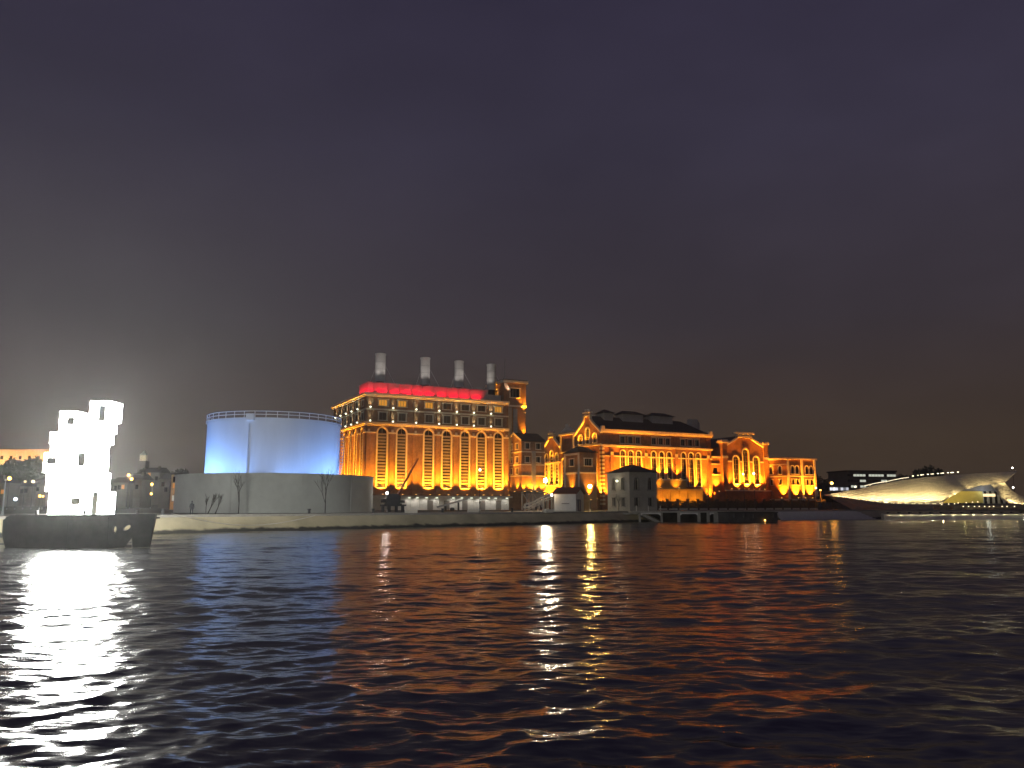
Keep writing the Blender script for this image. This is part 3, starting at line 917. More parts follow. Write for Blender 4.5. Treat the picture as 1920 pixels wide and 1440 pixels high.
# second nave gable
MB().panel([(0, 0), (11.6, 0), (11.6, 20.6), (7.6, 23.4), (7.6, 24.4), (4.0, 24.4), (4.0, 23.4), (0, 20.6)], [arch(2.4, 8, 18.4, 1.7), arch(5.8, 8, 19.4, 1.9), arch(9.2, 8, 18.4, 1.7)], 0, 0.45).build('wall', M['brick2'], hall, FHS.at(0), FHS.rz)
for a, zt, w in ((2.4, 18.4, 1.7), (5.8, 19.4, 1.9), (9.2, 18.4, 1.7)):
    copy_tree(window_arched(w, zt - 8, slats=9, trim=0.38), hall, FHS.at(a, 0, 8), FHS.rz)
coping([(11.6, 20.5), (7.8, 23.4), (7.8, 24.3), (3.8, 24.3), (3.8, 23.4), (-0.3, 20.4)], 0.4)
MB().box(4.2, 7.4, -0.45, 0.5, 24.86, 25.3).box(5.0, 6.6, -0.3, 0.4, 25.303, 26.3).build('pinnacle', M['white'], hall, FHS.at(0), FHS.rz)
MB().box(0, 11.6, -0.25, -0.001, 15.0, 15.5).build('string_course', M['stone'], hall, FHS.at(0), FHS.rz)
# back and far end walls
MB().box(HL - 0.4, HL - 0.003, 0.5, HD, 0, 23.4).box(0.5, HL - 0.41, HD - 0.4, HD - 0.003, 0, 20).build('wall', M['brick2'], hall)
# cornices on the river front
MB().box(-0.55, HL + 0.5, -0.75, -0.003, EA - 0.15, EA + 0.55).build('cornice', M['stone'], hall)
MB().box(-0.3, HL + 0.3, -0.45, -0.003, EA - 0.55, EA - 0.153).build('cornice_bed', M['stone'], hall)
MB().box(-0.3, HL + 0.3, -0.6, -0.003, 18.85, 19.45).build('cornice', M['stone'], hall)
MB().box(-0.25, HL + 0.25, -0.18, -0.003, 15.9, 16.2).build('string_course', M['stone'], hall)
hp = MB().box(-0.55, 0.55, -0.3, 0.0, 0, 18.8).box(-0.45, 0.45, -0.25, 0.0, 19.5, 22.9).mesh('pilaster', M['brick2'])
hb = MB().box(-0.5, 0.5, -0.42, 0.0, 16.3, 17.3).mesh('capital', M['stone'])
for p in (1147, 1211, 1268, 1328):
    x = U(p, 0, 14) - HU
    link('pilaster', hp, hall, FH.at(x)); link('capital', hb, hall, FH.at(x))
# roofs
r = MB()
RZ, RY = 28.9, 7.7
r.poly([(0.3, -0.5, EA + 0.2), (HL + 0.4, -0.5, EA + 0.2), (HL - 6, RY, RZ), (0.3, RY, RZ)])
r.poly([(0.3, RY, RZ), (HL - 6, RY, RZ), (HL + 0.4, 15.9, EA + 0.2), (0.3, 15.9, EA + 0.2)])
r.poly([(HL + 0.4, -0.5, EA + 0.2), (HL + 0.4, 15.9, EA + 0.2), (HL - 6, RY, RZ)])
hr = r.build('roof', M['roof'], hall)
MB().prism_x([(24.4, 20.4), (30.2, 24.2), (36, 20.4)], 0.46, HL).build('roof', M['roof'], hall)
MB().box(0.46, HL - 0.5, 15.95, 24.39, 23.0, 24.0).build('roof', M['roof'], hall)
for p0, p1 in ((1121, 1146), (1156, 1202), (1211, 1257)):
    x0 = U(p0, RY, 30) - HU; x1 = U(p1, RY, 30) - HU
    L_ = MB().box(x0 + 0.9, x1 - 0.9, RY - 2.2, RY + 2.2, 27.2, 29.9).build('roof_lantern', M['grey_metal'], hr)
    k = MB()
    k.poly([(x0, RY - 3, 29.85), (x1, RY - 3, 29.85), (x1 - 2.2, RY, 31.2), (x0 + 2.2, RY, 31.2)]).poly([(x1, RY + 3, 29.85), (x0, RY + 3, 29.85), (x0 + 2.2, RY, 31.2), (x1 - 2.2, RY, 31.2)])
    k.poly([(x0, RY + 3, 29.85), (x0, RY - 3, 29.85), (x0 + 2.2, RY, 31.2)]).poly([(x1, RY - 3, 29.85), (x1, RY + 3, 29.85), (x1 - 2.2, RY, 31.2)])
    k.build('lantern_roof', M['roof'], hr)
xv = U(1299, 6, 29) - HU
MB().box(xv - 1.3, xv + 1.3, 5, 7.4, 26, 29.6).tube((xv + 2.2, 6, 26), (xv + 2.2, 6, 28.8), 0.5, 0.5, 10).build('vent_housing', M['grey_metal'], hr)
for x in (0.3, HL - 0.3):
    MB().box(x - 0.5, x + 0.5, -0.8, 0.3, EA + 0.553, EA + 1.5).build('finial', M['stone'], hall)
# hall floodlights
for x in [U(p, 0, 8) - HU for p in (1140, 1160, 1176, 1190, 1212, 1234, 1248, 1270, 1289, 1302, 1316, 1329)]:
    inside = U(1226, -7, 5) - HU < x < U(1316, -7, 5) - HU
    if inside: floodlight(hall, FH, x, 1.6, 9.25 if x < U(1292, -3, 8) - HU else 6.25, 1500, AMBER2, 84, 0.16)
    else: floodlight(hall, FH, x, 2.2, 1.2 if x < 3 or x > HL - 4 else 4.2, 4800, AMBER2, 62, 0.16)
for a in (13.6, 16.2, 18.6):
    floodlight(hall, FHS, a, 1.3, 3.0, 1700, AMBER, 76, 0.12)
for a in (1.2, 4.1, 7.5, 10.6):
    floodlight(hall, FHS, a, 1.3, 3.0, 3600, AMBER, 80, 0.12)
for a in (22.5, 26.4, 30.2, 35.2):
    floodlight(hall, FHS, a, 1.3, 3.0, 2600, AMBER, 70, 0.1)
for a in (24.2, 28.3, 32.4):
    floodlight(hall, FHS, a, 0.9, 19.75, 420, AMBER, 95, 0.15)
for a in (6.0,):
    floodlight(hall, FHS, a, 0.9, 15.5, 160, AMBER, 95, 0.15)

# block in front of the west gable
bv = -6.0
bu = U(1087, bv, 8)
bw_, bd_ = U(1119, bv, 8) - bu, 8.5
blk = building('stair_block', 'dark brick stair block with white-framed side standing before the hall gable', bu, bv)
FB = Face(0, 0, 1, 0); FBS = Face(0, bd_, 0, -1)
bwin = window_rect(2.4, 2.0, trim=0.25, bars=2)
MB().panel(rect(0, bw_, 0, 16.4), [rect(bw_ / 2 - 1.2, bw_ / 2 + 1.2, 12.6, 14.6)], 0, 0.4).build('wall', M['brick'], blk)
copy_tree(bwin, blk, FB.at(bw_ / 2, 0, 12.6), 0)
MB().panel(rect(0, bd_, 0, 16.4), [rect(bd_ / 2 - 1.2, bd_ / 2 + 1.2, 12.6, 14.6)], 0, 0.4).build('wall', M['brick'], blk, FBS.at(0), FBS.rz)
copy_tree(bwin, blk, FBS.at(bd_ / 2, 0, 12.6), FBS.rz)
MB().box(bw_ - 0.3, bw_, 0.003, bd_, 0, 16.4).box(0.003, bw_ - 0.31, bd_ - 0.3, bd_ - 0.01, 0, 16.4).build('wall', M['brick'], blk)
for a in (0.35, bd_ - 0.35):
    MB().box(a - 0.35, a + 0.35, -0.2, -0.001, 0, 16.3).build('corner_strip', M['white'], blk, FBS.at(0), FBS.rz)
MB().box(0.7, bd_ - 0.7, -0.2, -0.001, 15.7, 16.3).box(0.7, bd_ - 0.7, -0.2, -0.001, 10.2, 10.8).build('cross_strip', M['white'], blk, FBS.at(0), FBS.rz)
MB().box(0, bw_, -0.18, -0.001, 10.3, 10.7).build('string_course', M['stone'], blk)
g = MB(); e0, e1, f0, f1, zt = -0.5, bw_ + 0.5, -0.5, bd_ + 0.5, 16.42
g.poly([(e0, f0, zt), (e1, f0, zt), (bw_ / 2 + 1, bd_ / 2, zt + 2.0), (bw_ / 2 - 1, bd_ / 2, zt + 2.0)]).poly([(e1, f1, zt), (e0, f1, zt), (bw_ / 2 - 1, bd_ / 2, zt + 2.0), (bw_ / 2 + 1, bd_ / 2, zt + 2.0)])
g.poly([(e0, f1, zt), (e0, f0, zt), (bw_ / 2 - 1, bd_ / 2, zt + 2.0)]).poly([(e1, f0, zt), (e1, f1, zt), (bw_ / 2 + 1, bd_ / 2, zt + 2.0)]).poly([(e0, f0, zt), (e0, f1, zt), (e1, f1, zt), (e1, f0, zt)])
g.build('roof', M['roof'], blk)
floodlight(blk, FBS, bd_ / 2, 0.8, 3.9, 900, AMBER, 60, 0.08)
floodlight(blk, FB, bw_ * 0.55, 0.8, 2.6, 1500, AMBER, 56, 0.06)
MB().box(bd_ / 2 - 0.8, bd_ / 2 + 0.8, -1.2, 0, 3.6, 3.88).build('ledge', M['concrete'], blk, FBS.at(0), FBS.rz)

# low flat-roofed annex in front of the hall
lv = -7.0
lu0, lu1 = U(1228, lv, 5), U(1318, lv, 5)
la = building('low_annex', 'low two-tier flat annex washed amber in front of the long boiler hall', lu0, lv)
LW = lu1 - lu0
MB().box(0, LW, 0, 6.6, 0, 5.6).build('wall', M['ochre'], la)
MB().box(-0.4, LW + 0.3, -0.6, 6.8, 5.603, 6.2).build('roof', M['ochre'], la)
MB().box(0.2, LW * 0.72, 1.4, 6.5, 6.203, 8.8).build('upper_wall', M['ochre'], la)
MB().box(0.0, LW * 0.74, 1.0, 6.6, 8.803, 9.2).build('roof', M['stone'], la)
for xx in (LW * 0.15, LW * 0.32, LW * 0.5, LW * 0.68, LW * 0.86):
    MB().box(xx - 0.1, xx + 0.1, -0.15, -0.001, 0, 5.6).build('wall_rib', M['ochre'], la)
FL_ = Face(0, 0, 1, 0)
for xx in (2, 8.5, 15): floodlight(la, FL_, xx, 3.0, 0.3, 190, AMBER, 110, 0.9)
for xx in (2.0, 9.0): floodlight(la, FL_, xx, 0.2, 6.2, 70, AMBER, 110, 0.9, fixture=True)
MB().box(LW - 0.9, LW - 0.3, -0.58, -0.2, 6.203, 7.0).build('roof_vent', M['white'], la)

# ================================================================== GABLED HALL on the right (faces the river)
gu0, gu1 = U(1356, 0, 10), U(1440, 0, 10)
GW = gu1 - gu0
gh = building('gabled_hall', 'brick hall with river-facing gable, three tall arched windows and capped corner turrets', gu0, 0)
FG = Face(0, 0, 1, 0)
gwx = [U(p, 0, 13) - gu0 for p in (1380.5, 1399, 1418.5)]
GE, GP = 20.4, 24.2
cxg = U(1396, 0, 20) - gu0
gouter = [(0, 0), (GW, 0), (GW, GE), (cxg + 3.2, 23.6), (cxg + 3.2, GP), (cxg - 3.2, GP), (cxg - 3.2, 23.6), (0, GE)]
gh_h = [arch(gwx[0], 8.3, 17.4, 2.3), arch(gwx[1], 8.3, 19.9, 2.3), arch(gwx[2], 8.3, 17.4, 2.3)]
MB().panel(gouter, gh_h, 0, 0.45).build('wall', M['brick2'], gh)
copy_tree(window_arched(2.3, 9.1, trim=0.45), gh, FG.at(gwx[0], 0, 8.3), 0)
copy_tree(window_arched(2.3, 11.6, trim=0.45), gh, FG.at(gwx[1], 0, 8.3), 0)
copy_tree(protos[-2], gh, FG.at(gwx[2], 0, 8.3), 0)
coping([(GW + 0.2, GE - 0.1), (cxg + 3.2, 23.7), (cxg + 3.2, GP), (cxg - 3.2, GP), (cxg - 3.2, 23.7), (-0.2, GE - 0.1)], 0.45, F=FG, par=gh, t=0.6)
MB().box(cxg - 3.9, cxg + 3.9, -0.7, 0.8, GP + 0.61, GP + 1.2).build('pinnacle', M['stone'], gh)
xs = [0] + gwx + [GW]
for i in range(4):
    x0 = xs[i] + (1.62 if i else 0); x1 = xs[i + 1] - (1.62 if i < 3 else 0)
    MB().box(x0, x1, -0.22, -0.001, 15.4, 15.85).build('string_course', M['stone'], gh)
for x in (0.8, GW - 0.8):
    MB().box(x - 1.0, x + 1.0, -0.5, 1.5, 0, 21.6).build('turret', M['brick2'], gh)
    MB().box(x - 1.5, x + 1.5, -0.95, 2.0, 21.603, 22.3).box(x - 1.2, x + 1.2, -0.7, 1.7, 22.303, 22.8).build('turret_cap', M['stone'], gh)
    MB().box(x - 1.15, x + 1.15, -0.65, -0.503, 16.6, 17.4).build('turret_band', M['stone'], gh)
MB().box(0.0, 0.4, 1.51, 22, 0, GE).box(GW - 0.4, GW, 1.51, 22, 0, GE).box(0.41, GW - 0.41, 21.6, 22, 0, GE).build('wall', M['brick2'], gh)
MB().prism([(-0.3, GE - 0.1), (cxg, GP + 0.2), (GW + 0.3, GE - 0.1)], 0.5, 22.3).build('roof', M['roof'], gh)
MB().box(0, GW, -1.4, -0.001, 5.9, 6.3).build('ledge', M['stone'], gh)
MB().box(0.2, GW - 0.2, -1.2, -0.003, 0, 5.89).build('plinth', M['brick2'], gh)
# link wing on its left
lw0 = -(gu0 - (HU + HL)) + 0.05
MB().panel(rect(lw0, -0.21, 0, 16.6), [rect(-3.2, -1.4, 11.5, 13.4)] if lw0 < -4 else [], 1.0, 0.4).build('wall', M['brick2'], gh)
MB().box(lw0, -0.25, 0.5, 1.8, 16.6, 17.2).build('cornice', M['stone'], gh)
MB().box(lw0, -0.25, 0.8, 0.997, 11.0, 11.35).box(lw0, -0.25, 0.8, 0.997, 14.5, 14.8).build('string_course', M['stone'], gh)
MB().box(lw0, -0.25, 1.45, 14, 14, 16.9).build('roof', M['roof'], gh)
for x in gwx: floodlight(gh, FG, x, 0.95, 6.3, 3600, AMBER2, 100, 0.2)
for x in (2.6, (gwx[0] + gwx[1]) / 2, (gwx[1] + gwx[2]) / 2, GW - 2.6):
    floodlight(gh, FG, x, 1.0, 6.3, 1700, AMBER2, 56, 0.06)
floodlight(gh, FG, lw0 / 2, 0.5, 5.5, 3200, AMBER2, 80, 0.14)
MB().box(lw0, -0.25, -0.9, 0.997, 0, 5.45).build('plinth', M['brick2'], gh)

# ================================================================== CORNER BLOCK at the far right
kv = -8.0
ku0, ku1 = U(1477, kv, 8), U(1530, kv, 8)
KW, KD, KH = ku1 - ku0, 8.0, 16.3
kb = building('corner_block', 'three-storey brick corner block with paired windows at the museum end', ku0, kv)
FK = Face(0, 0, 1, 0); FKS = Face(0, KD + 6, 0, -1)
kwin = window_rect(1.2, 1.8, trim=0.18, bars=1)
karch = window_arched(1.3, 2.6, trim=0.35)
kh, kp = [], []
for c in (KW * 0.27, KW * 0.77):
    for d in (-1.0, 1.0):
        kh.append(arch(c + d, 11.6, 14.2, 1.3)); kp.append((karch, c + d, 11.6))
        kh.append(rect(c + d - 0.6, c + d + 0.6, 8.0, 9.8)); kp.append((kwin, c + d, 8.0))
MB().panel(rect(0, KW, 0, KH), kh, 0, 0.4).build('wall', M['brick2'], kb)
for p_, a, z in kp: copy_tree(p_, kb, FK.at(a, 0, z), 0)
kh, kp = [], []
for a in (3.0, 7.0, 11.0):
    kh.append(arch(a, 11.6, 14.2, 1.3)); kp.append((karch, a, 11.6))
    kh.append(rect(a - 0.6, a + 0.6, 8.0, 9.8)); kp.append((kwin, a, 8.0))
MB().panel(rect(0, KD + 6, 0, KH), kh, 0, 0.4).build('wall', M['brick2'], kb, FKS.at(0), FKS.rz)
for p_, a, z in kp: copy_tree(p_, kb, FKS.at(a, 0, z), FKS.rz)
MB().box(KW - 0.3, KW, 0.003, KD + 6, 0, KH).box(0.003, KW - 0.31, KD + 5.7, KD + 5.99, 0, KH).build('wall', M['brick2'], kb)
MB().box(-0.6, KW + 0.6, -0.6, KD + 6.5, KH, KH + 0.6).build('cornice', M['stone'], kb)
MB().box(0, KW, 0, KD + 6, KH + 0.601, KH + 0.8).build('roof', M['roof'], kb)
for x in (0.4, KW * 0.52, KW - 0.4):
    MB().box(x - 0.4, x + 0.4, -0.3, -0.001, 0, KH - 0.003).build('pilaster', M['stone'], kb)
MB().box(0.81, KW * 0.52 - 0.41, -0.2, -0.001, 10.6, 11.0).box(KW * 0.52 + 0.41, KW - 0.81, -0.2, -0.001, 10.6, 11.0).build('string_course', M['stone'], kb)
MB().box(-0.2, -0.001, 0.0, KD + 6, 10.6, 11.0).box(-0.2, -0.001, 0.0, KD + 6, 14.6, 14.9).build('string_course', M['stone'], kb)
for x in (KW * 0.27, KW * 0.77): floodlight(kb, FK, x, 1.0, 3.4, 3900, AMBER2, 84, 0.14)
for x in (KW * 0.52,): floodlight(kb, FK, x, 1.0, 3.4, 1200, AMBER2, 60, 0.06)
for a in (2.5, 7.0, 12.0): floodlight(kb, FKS, a, 1.0, 3.4, 3000, AMBER2, 84, 0.14)
MB().box(-1.4, KW + 0.4, -1.4, -0.303, 2.9, 3.38).box(-1.4, -0.203, -0.302, KD + 6, 2.9, 3.38).build('ledge', M['stone'], kb)

# ================================================================== FUEL TANK inside its round bund wall
TKX, TKY = X(516, 146), 146.0
tank = thing('storage_tank', 'tall round storage tank lit blue behind a grey ring wall', 'tank', (X(509.5, 147), 147.0, 0))
TR, TH_ = 11.9, 15.9
def ringwall(r, z0, z1, n=96, t=0.3):
    g = MB()
    for k in range(n):
        a0, a1 = 2 * math.pi * k / n, 2 * math.pi * (k + 1) / n
        p = lambda a, rr, z: (rr * math.cos(a), rr * math.sin(a), z)
        g.poly([p(a0, r, z0), p(a1, r, z0), p(a1, r, z1), p(a0, r, z1)])
        g.poly([p(a1, r - t, z0), p(a0, r - t, z0), p(a0, r - t, z1), p(a1, r - t, z1)])
        g.poly([p(a0, r, z1), p(a1, r, z1), p(a1, r - t, z1), p(a0, r - t, z1)])
    return g
NP = 20
for lev in range(5):          # courses of steel plates
    for k in range(NP):
        a0 = 2 * math.pi * (k + 0.5 * (lev % 2)) / NP; a1 = a0 + 2 * math.pi / NP - 0.0012
        g = MB()
        z0, z1 = TH_ * lev / 5, TH_ * (lev + 1) / 5 - 0.012
        m_ = 6
        for q in range(m_):
            b0, b1 = a0 + (a1 - a0) * q / m_, a0 + (a1 - a0) * (q + 1) / m_
            g.poly([(TR * math.cos(b0), TR * math.sin(b0), z0), (TR * math.cos(b1), TR * math.sin(b1), z0), (TR * math.cos(b1), TR * math.sin(b1), z1), (TR * math.cos(b0), TR * math.sin(b0), z1)])
        if lev < 2:
            nm = 'shell_plate'
        g.build('shell_plate', M['tank'], tank, smooth=True)
ringwall(TR - 0.03, 0, TH_ - 0.02).build('inner_shell', M['tank'], tank, smooth=True)
ringwall(TR + 0.25, TH_, TH_ + 0.3, t=0.6).build('rim', M['tank'], tank)
g = MB(); n = 48
for k in range(n):
    a0, a1 = 2 * math.pi * k / n, 2 * math.pi * (k + 1) / n
    g.poly([(TR * math.cos(a0), TR * math.sin(a0), TH_ + 0.05), (TR * math.cos(a1), TR * math.sin(a1), TH_ + 0.05), (0, 0, TH_ + 0.9)])
g.build('roof', M['tank'], tank, smooth=True)
for zz in (TH_ + 0.85, TH_ + 1.4):
    g = MB()
    for k in range(72):
        a0, a1 = 2 * math.pi * k / 72, 2 * math.pi * (k + 1) / 72
        g.tube((12.0 * math.cos(a0), 12.0 * math.sin(a0), zz), (12.0 * math.cos(a1), 12.0 * math.sin(a1), zz), 0.07, 0.07, 5, False)
    g.build('handrail', M['tank'], tank)
pm = MB().tube((0, 0, 0.28), (0, 0, 1.4), 0.06, 0.06, 5).mesh('rail_post', M['tank'])
for k in range(40):
    a = 2 * math.pi * k / 40
    link('rail_post', pm, tank, (12.0 * math.cos(a), 12.0 * math.sin(a), TH_))
la_ = math.atan2(-11.9, -0.9)
lx, ly = (TR + 0.28) * math.cos(la_), (TR + 0.28) * math.sin(la_)
MB().tube((lx, ly, 0), (lx, ly, TH_ - 0.8), 0.13, 0.13, 8).build('down_pipe', M['tank'], tank)
MB().box(lx - 0.4, lx + 0.9, ly - 0.5, ly + 0.6, TH_ - 0.2, TH_ + 0.9).build('valve_box', M['tank'], tank)
g = MB()        # stair winding up the right-hand flank
for k in range(16):
    a = R(-6 + 4.2 * k * 0.5); zz = 6 + 0.62 * k
    g.box(TR * math.cos(a) + 0.02, TR * math.cos(a) + 0.75, TR * math.sin(a) - 0.3, TR * math.sin(a) + 0.3, zz, zz + 0.1)
    g.tube((TR * math.cos(a) + 0.72, TR * math.sin(a), zz), (TR * math.cos(a) + 0.72, TR * math.sin(a), zz + 1.0), 0.04, 0.04, 4)
st = g.build('stair', M['grey_metal'], tank); st['kind'] = 'stuff'
BLUE = (0.20, 0.42, 1.0)
for ang, w in ((-155, 6800), (-130, 7200), (-175, 5600), (-104, 3400), (-62, 2000), (-34, 2900), (-14, 4400), (8, 3800), (150, 1500), (60, 1500)):
    a = R(ang)
    p = (16.0 * math.cos(a), 16.0 * math.sin(a), 3.6)
    fx = MB().box(-0.25, 0.25, -0.2, 0.2, 0, 0.35).build('floodlight', M['dark_steel'], tank, (p[0], p[1], 3.1))
    MB().box(-0.03, 0.03, -0.03, 0.03, -3.1, 0).build('stand', M['dark_steel'], fx)
    lamp('blue_floodlight_lamp', p, (10.5 * math.cos(a), 10.5 * math.sin(a), 12.5), BLUE, w * 0.95, 110, 0.25, tank, 0.9)
bund = thing('bund_wall', 'grey plastered ring wall around the foot of the blue-lit tank', 'wall', (X(518, 146), 146.0, 0))
ringwall(17.3, 0, 6.25, 128, 0.4).build('ring', M['plaster'], bund, smooth=False)
ringwall(17.45, 6.253, 6.45, 128, 0.7).build('coping', M['plaster'], bund)
for ang in (-98, -60, -28):
    a = R(ang)
    MB().box(-0.12, 0.12, -0.05, 0.08, 0, 6.2).build('downpipe', M['plaster'], bund, (17.33 * math.cos(a), 17.33 * math.sin(a), 0), a + math.pi / 2)

# ================================================================== LIGHT BARGE
BY = 60.0
hx0, hx1 = X(8, BY), X(292, BY)
barge = thing('barge', 'black flat-sided barge carrying the glowing white box stack', 'barge', ((hx0 + hx1) / 2, BY + 2.3, WZ))
ox = (hx0 + hx1) / 2
HT = Zh(966, BY) - WZ
def bxp(px): return X(px, BY) - ox
def bzp(py): return Zh(py, BY) - WZ
MB().box(bxp(130) + 0.003, bxp(206), -2.3, -2.05, -0.6, HT - 0.203).box(bxp(130) + 0.003, bxp(206), -2.3, 2.3, HT - 0.2, HT).build('side_plate', M['hull'], barge)
MB().prism([(bxp(24), -0.6), (bxp(130), -0.6), (bxp(130), HT), (bxp(20), HT), (bxp(8), HT - 0.35), (bxp(9), 0.9), (bxp(16), 0.1)], -2.3, 2.3).build('hull', M['hull'], barge)
# open raked end with freeing ports and rudder gap
outer = [(bxp(206), -0.3), (bxp(234), -0.3), (bxp(252), 0.75), (bxp(253), -0.3), (bxp(283), -0.3), (bxp(293), HT + 0.02), (bxp(206), HT + 0.02)]
outer = [(bxp(206.1), 0.02), (bxp(236), 0.02), (bxp(252), 0.85), (bxp(253.5), 0.02), (bxp(284), 0.02), (bxp(293), HT), (bxp(206.1), HT)]
def ell(cx, cy, rx, ry, rot=0, n=10):
    return [(bxp(cx) + (rx * math.cos(2 * math.pi * k / n) * math.cos(rot) - ry * math.sin(2 * math.pi * k / n) * math.sin(rot)),
             bzp(cy) + (rx * math.cos(2 * math.pi * k / n) * math.sin(rot) + ry * math.sin(2 * math.pi * k / n) * math.cos(rot))) for k in range(n)]
ports = [ell(218, 993, 0.16, 0.28), ell(240.5, 989.5, 0.32, 0.17, 0.5)]
for y in (-2.3, -1.9):
    pass
MB().panel(outer, ports, -2.3, 0.25).panel(outer, ports, -2.05, 0.0).poly([(outer[4][0], -2.3, outer[4][1]), (outer[5][0], -2.3, outer[5][1]), (outer[5][0], -2.05, outer[5][1]), (outer[4][0], -2.05, outer[4][1])]).build('stern_plate', M['hull'], barge)
MB().box(bxp(206.1), bxp(292), -2.3, -1.95, HT + 0.003, HT + 0.1).build('gunwale', M['hull'], barge)
MB().box(bxp(14), bxp(206), -2.36, -2.303, HT - 0.28, HT - 0.1).build('rubbing_strake', M['hull'], barge)
for px in (60, 150, 250):
    MB().tube((bxp(px), -1.6, HT), (bxp(px), -1.6, HT + 0.35), 0.12, 0.12, 8).build('bollard', M['hull'], barge)
MB().box(bxp(28), bxp(206) - 0.05, -2.1, 2.1, HT + 0.003, HT + 0.05).build('deck', M['dark_wood'], barge)

MB().box(bxp(206) + 0.01, bxp(252), -1.94, 2.2, HT - 0.32, HT - 0.2).build('aft_deck', M['dark_wood'], barge)
g = MB()
for k in range(10):
    P_ = lambda t: (bxp(288) + 9 * t, 1.0 + 9.5 * t, HT + 0.1 - 0.9 * math.sin(math.pi * t) - 0.3 * t)
    g.tube(P_(k / 10), P_((k + 1) / 10), 0.03, 0.03, 5, False)
g.build('mooring_rope', M['pale'], barge)
sc_y = BY + 2.3
ls = thing('light_sculpture', 'dazzling white stack of glowing boxes standing on the black barge', 'light sculpture', (X(152, sc_y), sc_y, WZ + HT + 0.055))
sx0 = X(152, sc_y); sz0 = WZ + HT + 0.055
def sxp(px, py=968): return X(px, sc_y - 1.0, Zh(py, sc_y - 1.0)) - sx0
def szp(py): return Zh(py, sc_y - 1.0) - sz0
BOX = [(p0, p1 - 25, y0, y1, d0 * 0.72, d1 * 0.72) for p0, p1, y0, y1, d0, d1 in [(91, 215, 967.2, 922, -1.5, 1.5), (85, 207, 921, 886, -1.35, 1.4), (81, 205, 885, 849, -1.4, 1.3), (93, 206, 848, 832, -1.3, 1.3), (93, 216, 831, 810, -1.4, 1.2), (110, 221, 809, 796, -1.35, 1.3), (110, 167, 795, 771, -1.3, 1.2), (168, 221, 795, 790, -1.2, 1.2), (168, 231, 789, 752, -1.45, 1.25)]]
for i, (p0, p1, y0, y1, d0, d1) in enumerate(BOX):
    z0 = max(0.0, szp(y0)) if i == 0 else szp(y0)
    m_ = (y0 + y1) / 2
    b = MB().box(sxp(p0, m_), sxp(p1, m_), d0, d1, z0 if i else 0.0, szp(y1) - 0.0).build('light_box', M['led'], ls)
    for (xa, xb) in ((sxp(p0, m_), sxp(p0, m_) + 0.05), (sxp(p1, m_) - 0.05, sxp(p1, m_))):
        MB().box(xa, xb, d0 - 0.03, d0 - 0.003, z0 if i else 0.0, szp(y1)).build('edge_frame', M['white'], b)
VENT = [(129, 137, 785, 794, -0.94), (190, 197, 763, 788, -1.05), (91, 104, 860, 868, -1.01), (150, 158, 851, 872, -1.01), (138, 150, 936, 944, -1.083), (178, 183, 925, 962, -1.083)]
for (p0, p1, y0, y1, d) in VENT:
    p0, p1, y0, y1 = p0 - 2.5, p1 + 2.5, y0 - 2.5, y1 + 2.5
    MB().box(sxp(p0, y0), sxp(p1, y0), d - 0.04, d, szp(y1), szp(y0)).build('vent', M['plaster'], ls)

# ================================================================== SMALL BUILDINGS ON THE QUAY
def hip_roof(par, w, d, z, h, over, m, name='roof'):
    g = MB(); x0, x1, y0, y1 = -over, w + over, -over, d + over
    a = min(w, d) / 2
    r0, r1 = ((a, d / 2), (w - a, d / 2)) if w >= d else ((w / 2, a), (w / 2, d - a))
    if w == d: r1 = (r0[0] + 0.01, r0[1])
    A, B, C, D = (x0, y0, z), (x1, y0, z), (x1, y1, z), (x0, y1, z)
    P, Q = (*r0, z + h), (*r1, z + h)
    if w >= d:
        g.poly([A, B, Q, P]).poly([C, D, P, Q]).poly([D, A, P]).poly([B, C, Q])
    else:
        g.poly([B, C, Q, P]).poly([D, A, P, Q]).poly([A, B, P]).poly([C, D, Q])
    g.poly([D, C, B, A])
    return g.build(name, m, par)
HOY = 160.0
ho = thing('gate_house', 'small two-storey white house with dark hipped roof on the quay edge', 'house', (X(1181, HOY), HOY, 0), R(24))
hw, hd, hh = 6.5, 8.6, 7.9
FHo = Face(0, 0, 1, 0); FHoS = Face(0, hd, 0, -1)
hwin = window_arched(1.0, 2.4, trim=0.2, trim_mat='grey_door', mullion=True)
hwin2 = window_rect(1.0, 1.7, trim=0.15, trim_mat='grey_door')
fr_ = [(1.6, 4.4), (4.9, 4.4)]; lo_ = [(1.6, 1.1), (4.9, 1.1)]
MB().panel(rect(0, hw, 0, hh), [arch(a, z, z + 2.4, 1.0) for a, z in fr_] + [rect(a - 0.5, a + 0.5, z, z + 1.7) for a, z in lo_], 0, 0.4).build('wall', M['house_plaster'], ho)
for a, z in fr_: copy_tree(hwin, ho, FHo.at(a, 0, z), 0)
for a, z in lo_: copy_tree(hwin2, ho, FHo.at(a, 0, z), 0)
fs_ = [(2.6, 4.4), (6.2, 4.4)]; ls_ = [(2.6, 1.1), (6.2, 1.1)]
MB().panel(rect(0, hd, 0, hh), [arch(a, z, z + 2.4, 1.0) for a, z in fs_] + [rect(a - 0.5, a + 0.5, z, z + 1.7) for a, z in ls_], 0, 0.4).build('wall', M['house_plaster'], ho, FHoS.at(0), FHoS.rz)
for a, z in fs_: copy_tree(hwin, ho, FHoS.at(a, 0, z), FHoS.rz)
for a, z in ls_: copy_tree(hwin2, ho, FHoS.at(a, 0, z), FHoS.rz)
MB().box(hw - 0.3, hw, 0.003, hd, 0, hh).box(0.003, hw - 0.31, hd - 0.3, hd - 0.01, 0, hh).build('wall', M['house_plaster'], ho)
MB().box(-0.1, hw + 0.1, -0.12, -0.001, 3.6, 3.85).box(-0.12, -0.003, 0.0, hd, 3.6, 3.85).build('string_course', M['house_plaster'], ho)
